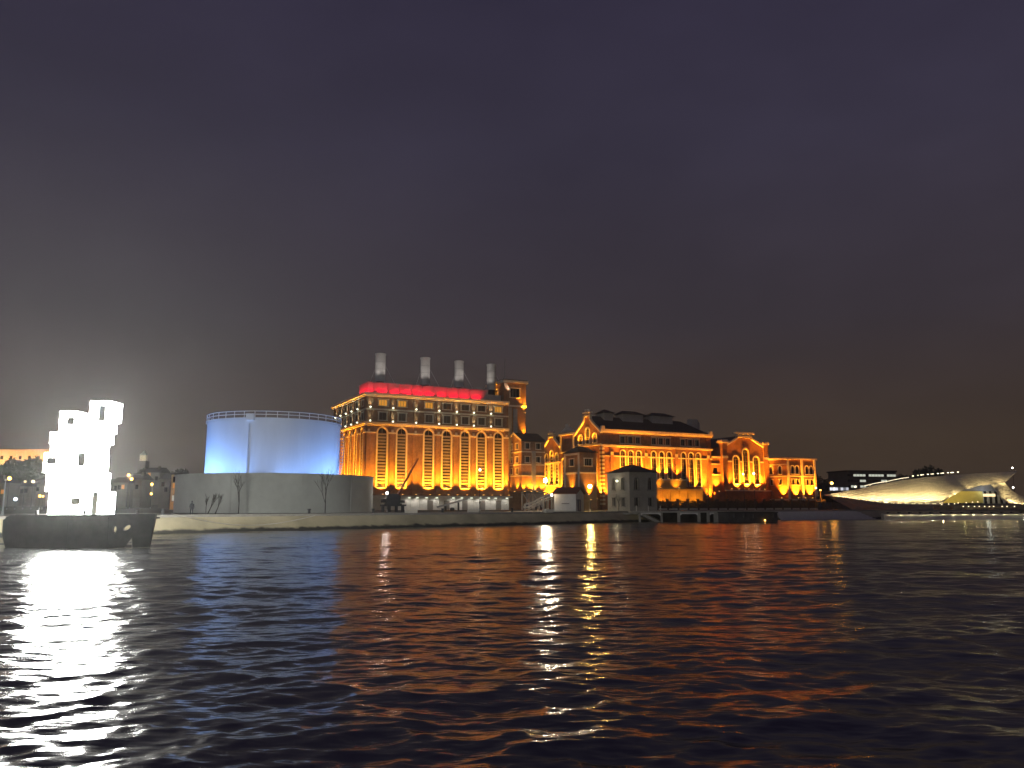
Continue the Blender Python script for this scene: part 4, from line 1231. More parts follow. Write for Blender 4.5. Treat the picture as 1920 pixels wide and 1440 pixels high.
hip_roof(ho, hw, hd, hh + 0.003, 1.7, 0.55, M['roof'])
wl_ = link('wall_lamp', GLOBE, ho, FHoS.at(4.4, 0.3, 6.2)); lamp('wall_lamp_light', FHoS.at(4.4, 0.6, 6.2), None, (1.0, 0.85, 0.5), 60, None, 0.1, ho)

KIY = 157.0
ki = thing('kiosk', 'small white kiosk with red-brown gabled roof and blue-grey door', 'kiosk', (X(1080, KIY), KIY, 0), R(27 - 52))
# the broad white side faces the river, the door end faces right
kw, kd, kh_ = 4.6, 4.4, 3.5
MB().box(-kw, 0, 0, kd, 0, kh_).build('wall', M['white'], ki)
MB().prism([(0, kh_), (kd, kh_), (kd / 2, kh_ + 1.1)], 0, 0.2).build('gable', M['white'], ki, (0.0, 0, 0.002), R(90))
MB().prism_x([(-0.4, kh_ - 0.05), (kd / 2, kh_ + 1.15), (kd + 0.4, kh_ - 0.05), (kd + 0.4, kh_ + 0.12), (kd / 2, kh_ + 1.38), (-0.4, kh_ + 0.12)], -kw - 0.3, 0.35).build('roof', M['red_roof'], ki)
dd = MB().box(0.003, 0.08, 0.8, 2.6, 0.05, 2.4).build('door', M['door'], ki)
MB().box(0.083, 0.1, 1.6, 1.75, 0.3, 2.2).build('glazing_bar', M['white'], dd)
MB().box(0.003, 0.5, 0.5, 2.9, 2.55, 2.75).build('canopy', M['white'], ki)
MB().box(-kw - 0.02, 0.02, -0.06, -0.003, 0, 0.25).build('plinth', M['plaster'], ki)
MB().box(-3.0, -1.4, -0.04, -0.003, 1.5, 1.66).build('sign_strip', M['grey_door'], ki)
lamp('kiosk_lamp_light', (-kw - 0.5, -0.9, 3.3), None, WARM, 90, None, 0.15, ki)
link('wall_lamp', MB().tube((0, 0, -0.2), (0, 0, 0.2), 0.22, 0.22, 8).mesh('wall_lamp', M['lamp_white']), ki, (-kw - 0.4, -0.35, 3.3))
MB().box(-kw - 0.45, -kw - 0.003, -0.3, -0.2, 3.2, 3.3).build('lamp_bracket', M['dark_steel'], ki)

# stair ramp beside the kiosk, pale tubular rails
RY_ = 170.0
rp = thing('stair_ramp', 'pale stair ramp with curved tubular handrails rising beside the white kiosk', 'stairs', (X(985, RY_), RY_, 0), R(8))
rl = X(1038, RY_) - X(985, RY_)
def rampz(t): return 0.5 + 2.2 * (3 * t * t - 2 * t ** 3)
for off in (0.0, 1.6):
    for dz in (0.35, 1.0):
        g = MB()
        for k in range(14):
            t0, t1 = k / 14, (k + 1) / 14
            g.tube((rl * t0, off, rampz(t0) + dz), (rl * t1, off, rampz(t1) + dz), 0.12, 0.12, 6, False)
        g.build('handrail', M['pale'], rp)
    for k in range(7):
        t = k / 6
        MB().box(rl * t - 0.06, rl * t + 0.06, off - 0.05, off + 0.05, 0, rampz(t) + 1.0).build('rail_post', M['pale'], rp)
for k in range(12):
    t = k / 12
    MB().box(rl * t, rl * (t + 1 / 12) - 0.02, 0.08, 1.52, rampz(t) - 0.12, rampz(t)).build('tread', M['pale'], rp)

# low white benches and blocks along the promenade
bme = MB().box(-0.9, 0.9, -0.3, 0.3, 0.12, 0.55).box(-0.7, 0.7, -0.22, 0.22, 0, 0.118).mesh('bench', M['pale'])
for px, Y_, lab in ((771, 118, 'low white stone bench on the quay in front of the black crane'), (887, 130, 'low white stone bench on the quay below the fourth arched window'), (1029, 138, 'low cream stone bench just left of the white kiosk')):
    tag(link('bench', bme, None, (X(px, Y_), Y_, 0), R(30)), lab, 'bench', 'stone benches on the quay')

# ================================================================== CRANE
CRY = 150.0
cr = thing('dock_crane', 'old black dock crane with raised lattice boom in front of the station', 'crane', (X(737, CRY), CRY, 0), R(15))
for x in (-1.9, -0.7, 0.6, 1.8):
    for y in (-1.2, 1.2):
        MB().box(x - 0.14, x + 0.14, y - 0.14, y + 0.14, 0, 1.1).build('leg', M['dark_steel'], cr)
for y in (-1.2, 1.2):
    MB().box(-2.3, 2.3, y - 0.18, y + 0.18, 1.1, 1.4).build('beam', M['dark_steel'], cr)
MB().box(-1.5, 1.5, -1.3, 1.3, 1.4, 1.6).build('turntable', M['dark_steel'], cr)
MB().prism([(-1.4, 1.6), (1.2, 1.6), (1.3, 3.0), (0.6, 3.4), (-1.2, 3.3)], -1.0, 1.0).build('cabin', M['dark_steel'], cr)
MB().tube((-0.8, 0, 3.3), (-0.8, 0, 4.1), 0.22, 0.2, 10).build('boiler_stack', M['dark_steel'], cr)
for y in (-0.8, 0.8):
    MB().tube((-2.2, y, 2.1), (-1.4, y, 2.1), 0.35, 0.35, 10).build('winch_drum', M['dark_steel'], cr)
MB().box(1.3, 2.1, -0.9, 0.9, 1.7, 2.2).build('step', M['dark_steel'], cr)
BT = (4.6, 0, 10.1)
for y in (-0.55, 0.55):
    MB().tube((0.7, y, 2.9), (BT[0], y * 0.15, BT[2]), 0.2, 0.12, 6).build('boom_chord', M['red_roof'], cr)
g = MB()
for k in range(9):
    t0, t1 = 0.08 + k / 10, 0.08 + (k + 1) / 10
    P0 = lambda t, s: (0.7 + (BT[0] - 0.7) * t, s * 0.55 * (1 - 0.85 * t), 2.9 + (BT[2] - 2.9) * t)
    g.tube(P0(t0, 1 if k % 2 else -1), P0(t1, -1 if k % 2 else 1), 0.05, 0.05, 4, False)
g.build('boom_lacing', M['red_roof'], cr)
MB().tube((-0.9, 0, 3.4), (BT[0] - 0.3, 0, BT[2] - 0.2), 0.035, 0.035, 4).build('stay_cable', M['dark_steel'], cr)
MB().tube((-0.2, 0, 3.3), (BT[0] - 1.4, 0, BT[2] - 2.3), 0.035, 0.035, 4).build('stay_cable', M['dark_steel'], cr)

# small loading conveyor leaning by the station plinth
lcY = 178.0
lc = thing('belt_loader', 'grey slanted belt loader on a wheeled frame by the white plinth', 'conveyor', (X(848, lcY), lcY, 0), R(14))
MB().prism([(-3.4, 0.7), (3.4, 2.5), (3.4, 2.85), (-3.4, 1.05)], -0.5, 0.5).build('belt_bed', M['grey_metal'], lc)
for x, z in ((-1.5, 1.1), (1.4, 1.9)):
    MB().box(x - 0.1, x + 0.1, -0.6, -0.45, 0, z).box(x - 0.1, x + 0.1, 0.45, 0.6, 0, z).build('leg', M['dark_steel'], lc)
for y in (-0.7, 0.7):
    MB().tube((0, y - 0.1, 0.4), (0, y + 0.1, 0.4), 0.4, 0.4, 14).build('wheel', M['dark_steel'], lc)
MB().box(-0.08, 0.08, -0.6, 0.6, 0.34, 0.46).build('axle', M['dark_steel'], lc)

# ================================================================== FENCE along the front of the halls
fv = -20.0
fu0, fu1 = U(1232, fv), U(1531, fv)
fen = building('iron_fence', 'dark iron fence with square posts along the promenade before the brick halls', fu0, fv, 'fence')
FWd = fu1 - fu0
nf = 17
fpost = MB().box(-0.28, 0.28, -0.28, 0.28, 0, 2.9).box(-0.36, 0.36, -0.36, 0.36, 2.903, 3.1).mesh('post', M['fence'])
step = FWd / nf
fpan = MB().box(0.29, step - 0.29, -0.06, 0.06, 0.5, 0.62).box(0.29, step - 0.29, -0.06, 0.06, 2.35, 2.47)
nb = 12
for k in range(nb):
    xk = 0.29 + (step - 0.58) * (k + 0.5) / nb
    fpan.box(xk - 0.05, xk + 0.05, -0.04, 0.04, 0.621, 2.349)
fpan = fpan.mesh('railing', M['fence'])
fbase = MB().box(0.29, step - 0.29, -0.16, 0.16, 0, 0.45).mesh('base_wall', M['plaster'])
for k in range(nf + 1):
    link('post', fpost, fen, (step * k, 0, 0))
    if k < nf:
        link('railing', fpan, fen, (step * k, 0, 0)); link('base_wall', fbase, fen, (step * k, 0, 0))
# hedge behind the fence
def leaf_cloud(n, sampler, size, seed=1):
    rg = np.random.default_rng(seed)
    pts = sampler(rg, n)
    nrm = rg.normal(size=(n, 3)); nrm /= np.linalg.norm(nrm, axis=1)[:, None]
    t = np.cross(nrm, rg.normal(size=(n, 3))); t /= np.linalg.norm(t, axis=1)[:, None]
    b = np.cross(nrm, t)
    s = rg.uniform(0.6, 1.3, n)[:, None] * size
    v = np.stack([pts - t * s, pts + b * s * 0.6, pts + t * s, pts - b * s * 0.6], 1).reshape(-1, 3)
    me = bpy.data.meshes.new('leaves')
    f = np.arange(n * 4).reshape(-1, 4)
    me.from_pydata(v.tolist(), [], f.tolist())
    return me
def hedge_s(rg, n):
    x = rg.uniform(0, FWd, n)
    top = 2.3 + 0.35 * np.sin(x * 0.9) + 0.25 * np.sin(x * 2.3)
    return np.stack([x, 1.6 + rg.uniform(-0.6, 0.6, n), rg.uniform(0.05, 1, n) * top], 1)
me = leaf_cloud(5200, hedge_s, 0.3, 3); me.materials.append(M['tree_dark'])
hg = building('hedge', 'dark clipped hedge growing just behind the iron fence', fu0, fv, 'hedge')
link('foliage', me, hg)

# ================================================================== JETTY, PONTOON AND SLIP
jy = 156.0
jt = thing('jetty', 'low concrete jetty with pale portal frames over dark water openings', 'jetty', (X(1180, jy), jy - 3, WZ), R(6))
def jx(px): return X(px, jy - 2.5) - X(1180, jy)
MB().box(jx(1182), jx(1362), -0.4, 6, 1.75, 2.05).build('deck', M['concrete'], jt)
MB().prism([(jx(1168), 1.7), (jx(1205), 1.7), (jx(1250), -0.4), (jx(1238), -0.4), (jx(1196), 1.45), (jx(1168), 1.4)], 0.2, 5).build('raking_slab', M['concrete'], jt)
for px, w in ((1198, 0.16), (1240, 0.16), (1273, 0.22), (1312, 0.24), (1330, 0.24), (1348, 0.7), (1359, 0.4)):
    MB().box(jx(px) - w, jx(px) + w, -0.35, 0.1, -0.5, 1.747).build('pile', M['concrete'], jt)
for p0, p1 in ((1275, 1310), (1332, 1345), (1200, 1238)):
    MB().prism([(jx(p0), 1.745), (jx(p0), 1.2), (jx(p0 + 4), 1.5), (jx(p1 - 4), 1.5), (jx(p1), 1.2), (jx(p1), 1.745)], -0.32, 0.0).build('haunch', M['white'], jt)
MB().box(jx(1200), jx(1362), 4.0, 5.0, -0.5, 1.745).build('back_wall', M['dark_wood'], jt)
# rails on the jetty
for px in (1192, 1215, 1238):
    MB().box(jx(px) - 0.05, jx(px) + 0.05, -0.2, -0.1, 2.05, 3.1).build('rail_post', M['pale'], jt)
po = thing('pontoon', 'black floating pontoon moored at the end of the concrete jetty', 'pontoon', (X(1363, 150), 149, WZ), R(8))
pw = X(1459, 150) - X(1363, 150)
MB().box(0, pw, 0, 5, -0.5, 1.75).build('hull', M['hull'], po)
MB().box(-0.1, pw + 0.1, -0.1, 5.1, 1.753, 1.9).build('deck', M['dark_wood'], po)
for k in range(5):
    MB().tube((pw * (k + 0.5) / 5, -0.22, 0.9), (pw * (k + 0.5) / 5, -0.22, 1.6), 0.2, 0.2, 8).build('fender', M['hull'], po)
MB().tube((pw * 0.72, -0.35, 0.25), (pw * 0.72, -0.35, 0.5), 0.14, 0.14, 8).build('marker_lamp', M['lamp_amber'], po)
sl = thing('landing_wall', 'pale grey concrete landing wall sloping into the river by the pontoon', 'landing', (X(1460, 178), 176, WZ), R(20))
sw = 27.5
MB().prism_x([(0, -0.5), (1.6, 1.75), (6, 1.85), (6, -0.5)], 0, sw * 0.82).build('slab', M['pale'], sl)
for k in range(5):
    x0 = sw * 0.82 + 0.01 + k * 1.0
    MB().prism_x([(0.3, -0.5), (1.6, 1.6 - 0.36 * k), (6, 1.6 - 0.36 * k), (6, -0.5)], x0, x0 + 0.98).build('step', M['pale'], sl)
ss = thing('stone_slip', 'long pale stone slip lit yellow at the water below the curved museum', 'slipway', (X(1690, 176), 172, WZ), R(17))
MB().prism_x([(-1.5, -0.2), (8, 1.15), (8, -0.5), (-1.5, -0.5)], 0, 48).build('slab', M['pale'], ss)
for k in range(16):
    MB().box(3 * k, 3 * k + 2.9, 8.003, 8.8, -0.5, 1.35).build('kerb_stone', M['concrete'], ss)
    if True:  # boxes and spots added without a known source, to brighten the slip
        MB().box(3 * k + 1.2, 3 * k + 1.7, 7.8, 8.5, 1.50, 1.62).box(3 * k + 1.3, 3 * k + 1.6, 8.2, 8.5, 1.353, 1.497).build('slip_fill', M['dark_steel'], ss)
        lamp('slip_fill_lamp', (3 * k + 1.45, 7.75, 1.49), (3 * k + 1.45, 4.0, 0.2), (1.0, 0.88, 0.5), 85, 140, 0.03, ss, 0.4)

# ================================================================== MUSEUM with a curved ceramic shell
mu = thing('curved_museum', 'low sweeping museum with pale tiled curved shell lit from the ground', 'museum', (X(1740, 245), 245, 0))
m0 = Vector((X(1740, 245), 245, 0))
def W(px, py, Y):
    z = Zh(py, Y)
    return Vector((X(px, Y, z), Y, z)) - m0
def interp(tab, x):
    for (a, *va), (b, *vb) in zip(tab[:-1], tab[1:]):
        if a <= x <= b:
            t = (x - a) / (b - a); t = t * t * (3 - 2 * t) * 0.35 + t * 0.65
            return [p + (q - p) * t for p, q in zip(va, vb)]
    return tab[-1][1:]
BOT = [(1546, 929, 262), (1600, 936.5, 255), (1650, 943, 248), (1700, 945, 243), (1745, 945, 241), (1765, 943, 240), (1785, 930, 241), (1810, 917, 243), (1840, 910, 244), (1858, 908, 243), (1885, 903, 243), (1907, 885, 246)]
TOPC = [(1546, 927, 262.5), (1600, 919, 260), (1650, 908, 256), (1700, 899, 252), (1745, 894, 250), (1785, 891, 249.5), (1840, 887, 249.5), (1885, 885, 248.5), (1907, 884, 247)]
def shell_grid(cols, rows, fb, ft, bulge):
    g = MB()
    for i in range(cols + 1):
        b, t_ = fb(i / cols), ft(i / cols)
        L_ = (t_ - b).length
        for j in range(rows + 1):
            t = j / rows
            p = b.lerp(t_, t)
            p.y -= bulge * math.sin(math.pi * t) * min(1, L_ / 14)
            g.v.append(tuple(p))
    for i in range(cols):
        for j in range(rows):
            q = i * (rows + 1) + j
            g.f.append((q, q + rows + 1, q + rows + 2, q + 1))
    return g
fb = lambda s: W(1546 + 361 * s, *interp(BOT, 1546 + 361 * s))
ft = lambda s: W(1546 + 361 * s, *interp(TOPC, 1546 + 361 * s))
shell_grid(110, 14, fb, ft, 0.5).build('shell', M['shell'], mu, smooth=True)
LEGL = [W(1858, 908.5, 243), W(1868, 921, 240), W(1879, 938, 237), W(1892, 944, 234), W(1925, 946, 232), W(1990, 948, 232)]
LEGR = [W(1884, 904, 243.2), W(1888, 910, 243), W(1896, 919, 243), W(1910, 928, 243), W(1935, 936, 244), W(1990, 943, 246)]
def pl_at(pts, s):
    k = min(len(pts) - 2, int(s * (len(pts) - 1))); f_ = s * (len(pts) - 1) - k
    return pts[k].lerp(pts[k + 1], f_)
shell_grid(40, 10, lambda s: pl_at(LEGL, s), lambda s: pl_at(LEGR, s), 0.8).build('shell_foot', M['shell'], mu, smooth=True)
def ftb(s):
    p = ft(s); q = p.copy(); q.y += 30; q.z = max(1.0, q.z * 0.35); return q
shell_grid(60, 6, ft, ftb, -0.0).build('roof_terrace', M['concrete'], mu, smooth=True)
# lit edge rail on the roof terrace
g = MB()
for k in range(20):
    s0, s1 = (1622 + 84 * k / 20 - 1546) / 361, (1622 + 84 * (k + 1) / 20 - 1546) / 361
    a, b = ft(s0) + Vector((0, 0.6, 0.55)), ft(s1) + Vector((0, 0.6, 0.55))
    g.tube(a, b, 0.09, 0.09, 5, False)
g.build('handrail_light', emat('rail_light', (1.0, 0.85, 0.6), 1.6), mu)
for k in range(15):
    p = ft((1622 + 6 * k - 1546) / 361)
    MB().tube(p + Vector((0, 0.6, -0.2)), p + Vector((0, 0.6, 0.5)), 0.05, 0.05, 5).build('rail_post', M['grey_metal'], mu)
# deck rail lamps
for k in range(14):
    px = 1718 + 82 * k / 13 + (3 if k % 3 else 0)
    p = ft((px - 1546) / 361)
    MB().tube(p + Vector((0, 2.0, 0.0)), p + Vector((0, 2.0, 0.75)), 0.06, 0.06, 5).build('rail_post', M['grey_metal'], mu)
    MB().box(p.x - 0.22, p.x + 0.22, p.y + 1.85, p.y + 2.0, p.z + 0.76, p.z + 0.95).build('deck_lamp', emat('deck_lamp%d' % k, (1.0, 0.88, 0.6), 2.0 + 3 * random.random()), mu)
# recessed entrance under the arch
eY = 250.0
def WB(px0, px1, py0, py1, Y, d=0.4):
    a, b = W(px0, py0, Y), W(px1, py1, Y)
    return MB().box(a.x, b.x, a.y, a.y + d, b.z, a.z) if a.z > b.z else MB().box(a.x, b.x, a.y, a.y + d, a.z, b.z)
WB(1765, 1842, 943, 921, eY).build('entrance_wall', M['yellow'], mu)
WB(1842.3, 1885, 944, 905, eY + 1.5).build('entrance_glazing', M['glass'], mu)
WB(1768, 1890, 905, 921, eY + 0.8).build('soffit_wall', M['door'], mu)
for p in (1842, 1852, 1862, 1872, 1882):
    WB(p - 0.5, p + 0.5, 944, 905, eY + 1.3, 0.15).build('glazing_bar', M['grey_metal'], mu)
WB(1844, 1866, 931, 926, eY + 1.2, 0.1).build('lit_pane', M['win_warm'], mu)
lamp('entrance_lamp', W(1805, 935, eY - 3.5), None, (1.0, 0.9, 0.35), 90, None, 0.4, mu)
lamp('entrance_lamp', W(1850, 922, eY - 1.5), None, (0.8, 0.95, 0.9), 160, None, 0.4, mu)
# ground lights along the foot of the shell
fm = MB().tube((0, 0, 0), (0, 0, 0.12), 0.2, 0.2, 8).mesh('ground_light', M['lamp_foot'])
pxs = [1566 + 6.4 * k for k in range(31)]
for i, px in enumerate(pxs):
    s = (px - 1546) / 361
    b = fb(s)
    p = b + Vector((0, -2.6 - 0.8 * (i % 2), 0.02))
    link('ground_light', fm, mu, p)
    q = b + Vector((0, 1.2, 6)) if s < 0.5 else b + Vector((0, 1.2, 5))
    lamp('ground_or_fill_lamp', p + Vector((0, 0, 0.2)), b.lerp(ft(s), 0.6) + Vector((0, -0.4, 0)), (1.0, 0.77, 0.36), (2000, 1400, 2500)[i % 3] if px < 1620 else (4200, 2500, 5400, 3200)[i % 4], (46, 36, 56)[i % 3], 0.1, mu, 0.5)
for i in range(9):
    b = pl_at(LEGL, 0.42 + 0.045 * i)
    p = b + Vector((0, -3.4, 0.02))
    link('ground_light', fm, mu, p)
    lamp('ground_or_fill_lamp', p + Vector((0, 0, 0.2)), pl_at(LEGR, 0.42 + 0.045 * i), (1.0, 0.77, 0.36), 1800, 64, 0.1, mu, 0.6)
for px, py in ((1772, 934), (1784, 926), (1795, 920), (1826, 908), (1850, 902), (1880, 896)):  # spots without fixtures, added to brighten the shell around the arch
    lamp('ground_or_fill_lamp', W(px, py + 8, 240), W(px + 4, py - 20, 250), (1.0, 0.77, 0.36), 1800, 100, 0.2, mu, 0.8)
# podium bank under the shell
g = MB()
pod_t = [W(1540, 931, 262)] + [fb((px - 1546) / 361) for px in (1560, 1600, 1650, 1700, 1745, 1762)] + [W(1800, 945.5, 240), W(1860, 945.5, 237), W(1892, 945.5, 233.5), W(1930, 947, 231), W(2000, 949, 230)]
for a, b in zip(pod_t[:-1], pod_t[1:]):
    a2, b2 = a + Vector((0, -0.2, -0.08)), b + Vector((0, -0.2, -0.08))
    af, bf = Vector((a2.x + 3, a2.y - 16, 0.02)), Vector((b2.x + 3, b2.y - 16, 0.02))
    g.poly([a2 + Vector((0, 30, 0)), a2, b2, b2 + Vector((0, 30, 0))]).poly([a2, a2 + Vector((0, -5.2, -0.05)), b2 + Vector((0, -5.2, -0.05)), b2])
    g.poly([a2 + Vector((0, -5.2, -0.05)), af, bf, b2 + Vector((0, -5.2, -0.05))])
g.build('podium', M['paving'], mu, smooth=False)
# step lights before the museum: two rows
bol = MB().tube((0, 0, 0), (0, 0, 0.5), 0.09, 0.09, 8).mesh('step_light', M['dark_steel'])
bolh = MB().tube((0, 0, 0.5), (0, 0, 0.68), 0.12, 0.12, 8).mesh('light_head', M['lamp_foot'])
ORD = 'first second third fourth fifth sixth seventh eighth ninth tenth'.split()
row = [(1766, 946), (1779, 945), (1790, 944.5), (1797, 943), (1812, 942.5), (1824, 941.5), (1834, 941)]
for px, py in row:
    Y_ = 222
    o = tag(link('step_light', bol, None, (X(px, Y_), Y_, Zh(py, Y_) - 0.6)), '%s small bollard light from the left in the upper row before the museum' % ORD[row.index((px, py))], 'bollard light', 'upper step lights before the museum')
    link('light_head', bolh, o)
for i, px in enumerate((1806, 1816, 1827, 1836, 1846, 1855, 1863, 1879, 1888, 1902)):
    Y_ = 214
    o = tag(link('step_light', bol, None, (X(px, Y_), Y_, Zh(949.5, Y_) - 0.6)), '%s small bollard light from the left in the lower row before the museum' % ORD[i], 'bollard light', 'lower step lights before the museum')
    link('light_head', bolh, o)
    lamp('step_light_lamp', (X(px, Y_), Y_ - 0.6, Zh(949.5, Y_) + 0.4), None, WARM, 22, None, 0.12)
# the steps they stand on
sp_ = MB()
for k in range(5):
    y0 = 226 - 3.2 * k
    sp_.prism_x([(y0 - 3.19, 0.0), (y0, 0.0), (y0, 1.25 - 0.24 * k), (y0 - 3.19, 1.25 - 0.24 * k)], X(1750, 226) + k * 2, X(1990, 226))
struct('steps', sp_, M['paving'])

# office block behind the museum
obY = 330.0
ob = thing('office_block', 'long dark office block with scattered lit windows behind the museum', 'building', (X(1592, obY), obY, 0), R(10))
ow = X(1694, obY) - X(1592, obY); oh = Zh(884.5, obY)
MB().box(0, ow, 0, 14, 0, oh).build('wall', M['house'], ob)
MB().box(-0.4, ow + 0.4, -0.4, 14.4, oh + 0.003, oh + 0.6).build('roof', M['roof'], ob)
lit = {0: '0011110111110111', 1: '0000110000011000', 2: '0110110000000100', 3: '0010111100000000'}
wm_l = MB().box(-0.62, 0.62, -0.06, 0.0, 0, 0.9).mesh('window', M['win_white'])
wm_d = MB().box(-0.62, 0.62, -0.06, 0.0, 0, 0.9).mesh('window', M['glass'])
for rr in range(4):
    for c in range(16):
        link('window', wm_l if lit[rr][c] == '1' else wm_d, ob, (ow * (c + 0.5) / 16, -0.003, oh - 1.9 - 2.3 * rr))
for rr in range(4):
    MB().box(0, ow, -0.2, -0.001, oh - 2.3 - 2.3 * rr, oh - 2.1 - 2.3 * rr).build('floor_band', M['house'], ob)
# lit glass pavilion low beside it
gpY = 300.0
gp = thing('glass_pavilion', 'low glass pavilion glowing bluish white between the corner block and the museum', 'pavilion', (X(1558, gpY), gpY, 0), R(8))
gw_ = X(1596, gpY) - X(1558, gpY); gz = Zh(914, gpY); gz0 = Zh(919, gpY)
MB().box(0, gw_, 0, 6, 0, gz0 - 0.1).build('base', M['house'], gp)
for k in range(7):
    MB().box(gw_ * k / 7 + 0.06, gw_ * (k + 1) / 7 - 0.06, 0.0, 0.1, gz0 - 0.09, gz).build('pane', emat('pavilion_pane%d' % k, (0.9, 0.92, 1.0), (1.2, 1.6, 1.0, 0.1, 0.8, 0.2, 0.6)[k]), gp)
MB().box(-0.3, gw_ + 0.3, -0.3, 6, gz + 0.003, gz + 0.4).build('roof', M['roof'], gp)

# small amber kiosk/lamp plinth at the corner block
ac = thing('ticket_booth', 'small orange-lit round booth on thin legs beside the corner block', 'booth', (X(1540, 236), 236, 0))
MB().tube((0, 0, 2.2), (0, 0, 3.0), 1.35, 1.45, 18).build('drum', M['ochre'], ac)
for a in range(4):
    c_, s_ = math.cos(a * 1.57 + 0.6), math.sin(a * 1.57 + 0.6)
    MB().tube((c_, s_, 0), (c_, s_, 2.2), 0.07, 0.07, 6).build('leg', M['dark_steel'], ac)
MB().tube((0, 0, 3.0), (0, 0, 5.6), 0.3, 0.2, 8).build('column', M['ochre'], ac)
MB().tube((0, 0, 5.6), (0, 0, 5.9), 0.3, 0.2, 8).build('lamp_cap', M['lamp_amber'], ac)
lamp('booth_lamp', (0, -1.9, 3.7), None, AMBER, 130, None, 0.1, ac)

# ================================================================== STREET LAMPS
def street_lamp(px, py, Y, kind, label, cat='street lamp', r=0.25, watts=0, color=WARM, base=None, group=None):
    z = Zh(py, Y)
    zb = base if base is not None else (max(0, hill_z(X(px, Y), Y)) if Y > 255 else 0)
    t = thing('street_lamp', label, cat, (X(px, Y), Y, zb), 0, group)
    h = max(1.0, z - zb)
    MB().tube((0, 0, 0), (0, 0, h - r), 0.1 if h > 3 else 0.06, 0.05, 8).build('pole', M['dark_steel' if kind != 'pale' else 'grey_metal'], t)
    MB().tube((0, 0, 0), (0, 0, min(0.5, h * 0.2)), 0.18, 0.14, 8).build('base', M['grey_metal'], t)
    g = MB()
    for k in range(6):
        a0, a1 = -math.pi / 2 + math.pi * k / 6, -math.pi / 2 + math.pi * (k + 1) / 6
        g.tube((0, 0, h + r * math.sin(a0)), (0, 0, h + r * math.sin(a1)), max(0.01, r * math.cos(a0)), max(0.01, r * math.cos(a1)), 10, False)
    g.build('globe', M[kind], t)
    if watts:
        lamp('street_lamp_light', (0, -r - 0.15, h), None, color, watts, None, r, t)
    return t
street_lamp(1023, 901, 176, 'lamp_big', 'brilliant white lamp on a pole left of the hall gables', r=0.42, watts=2600, color=(1.0, 0.85, 0.6))
street_lamp(1106.5, 912, 178, 'lamp_amber_big', 'brilliant yellow lamp on a pole above the white kiosk', r=0.40, watts=1500, color=(1.0, 0.68, 0.2))
street_lamp(726, 925, 152, 'lamp_white', 'white lamp on a pole beside the black crane', r=0.32, watts=420, color=(1.0, 0.9, 0.8))
street_lamp(899.5, 881, 170, 'lamp_white', 'slim pole with small white lamp before the sixth arched window', r=0.22, watts=60)
street_lamp(1288 + 128, 888, 200, 'lamp_white', 'thin pole lamp before the right arched window of the gabled hall', r=0.24, watts=60)
street_lamp(1396, 889, 202, 'lamp_white', 'thin pole lamp before the middle arched window of the gabled hall', r=0.17, watts=40)
street_lamp(1562, 906, 270, 'lamp_amber', 'amber street lamp left of the office block', r=0.5, watts=500, color=AMBER)
street_lamp(1606, 913, 265, 'lamp_foot', 'yellow street lamp in front of the office block', r=0.3)
street_lamp(1532, 915, 230, 'lamp_white', 'small white lamp at the edge of the corner block', r=0.18)
street_lamp(1905, 877, 262, 'lamp_white', 'small white lamp above the pointed beak of the museum shell', r=0.25)
street_lamp(1903, 914, 300, 'lamp_white', 'white lamp seen through the gap beside the museum foot', r=0.28)
# town on the left bank
street_lamp(6, 900, 100, 'pale', 'unlit tall grey lamp post at the far left edge of the quay', r=0.14)
street_lamp(13, 897, 240, 'lamp_amber', 'bright orange street lamp at the far left edge below the trees', r=0.55, watts=700, color=AMBER)
street_lamp(58, 903, 262, 'lamp_foot', 'cream street lamp just left of the glowing box stack', r=0.48)
street_lamp(43, 903, 262, 'win_warm', 'dim street lamp next to the cream lamp left of the box stack', r=0.4)
street_lamp(28, 936, 250, 'lamp_blue', 'bluish white low lamp at the left edge of the town', r=0.5)
street_lamp(73, 930, 250, 'lamp_amber', 'yellow low lamp beside the left flank of the box stack', r=0.42)
street_lamp(79, 930.5, 252, 'lamp_amber', 'second yellow low lamp hard against the box stack', r=0.3)
street_lamp(237, 891, 300, 'lamp_amber', 'upper bright orange lamp right of the box stack', r=0.55, watts=500, color=AMBER)
street_lamp(243, 898, 296, 'lamp_amber', 'lower bright orange lamp right of the box stack', r=0.55)
street_lamp(282, 908, 280, 'lamp_amber', 'upper yellow lamp of the pair between box stack and tank', r=0.46)
street_lamp(282, 926, 278, 'lamp_amber', 'lower yellow lamp of the pair between box stack and tank', r=0.4)
street_lamp(260.5, 894, 310, 'lamp_blue', 'small white lamp below the lit belfry', r=0.28)

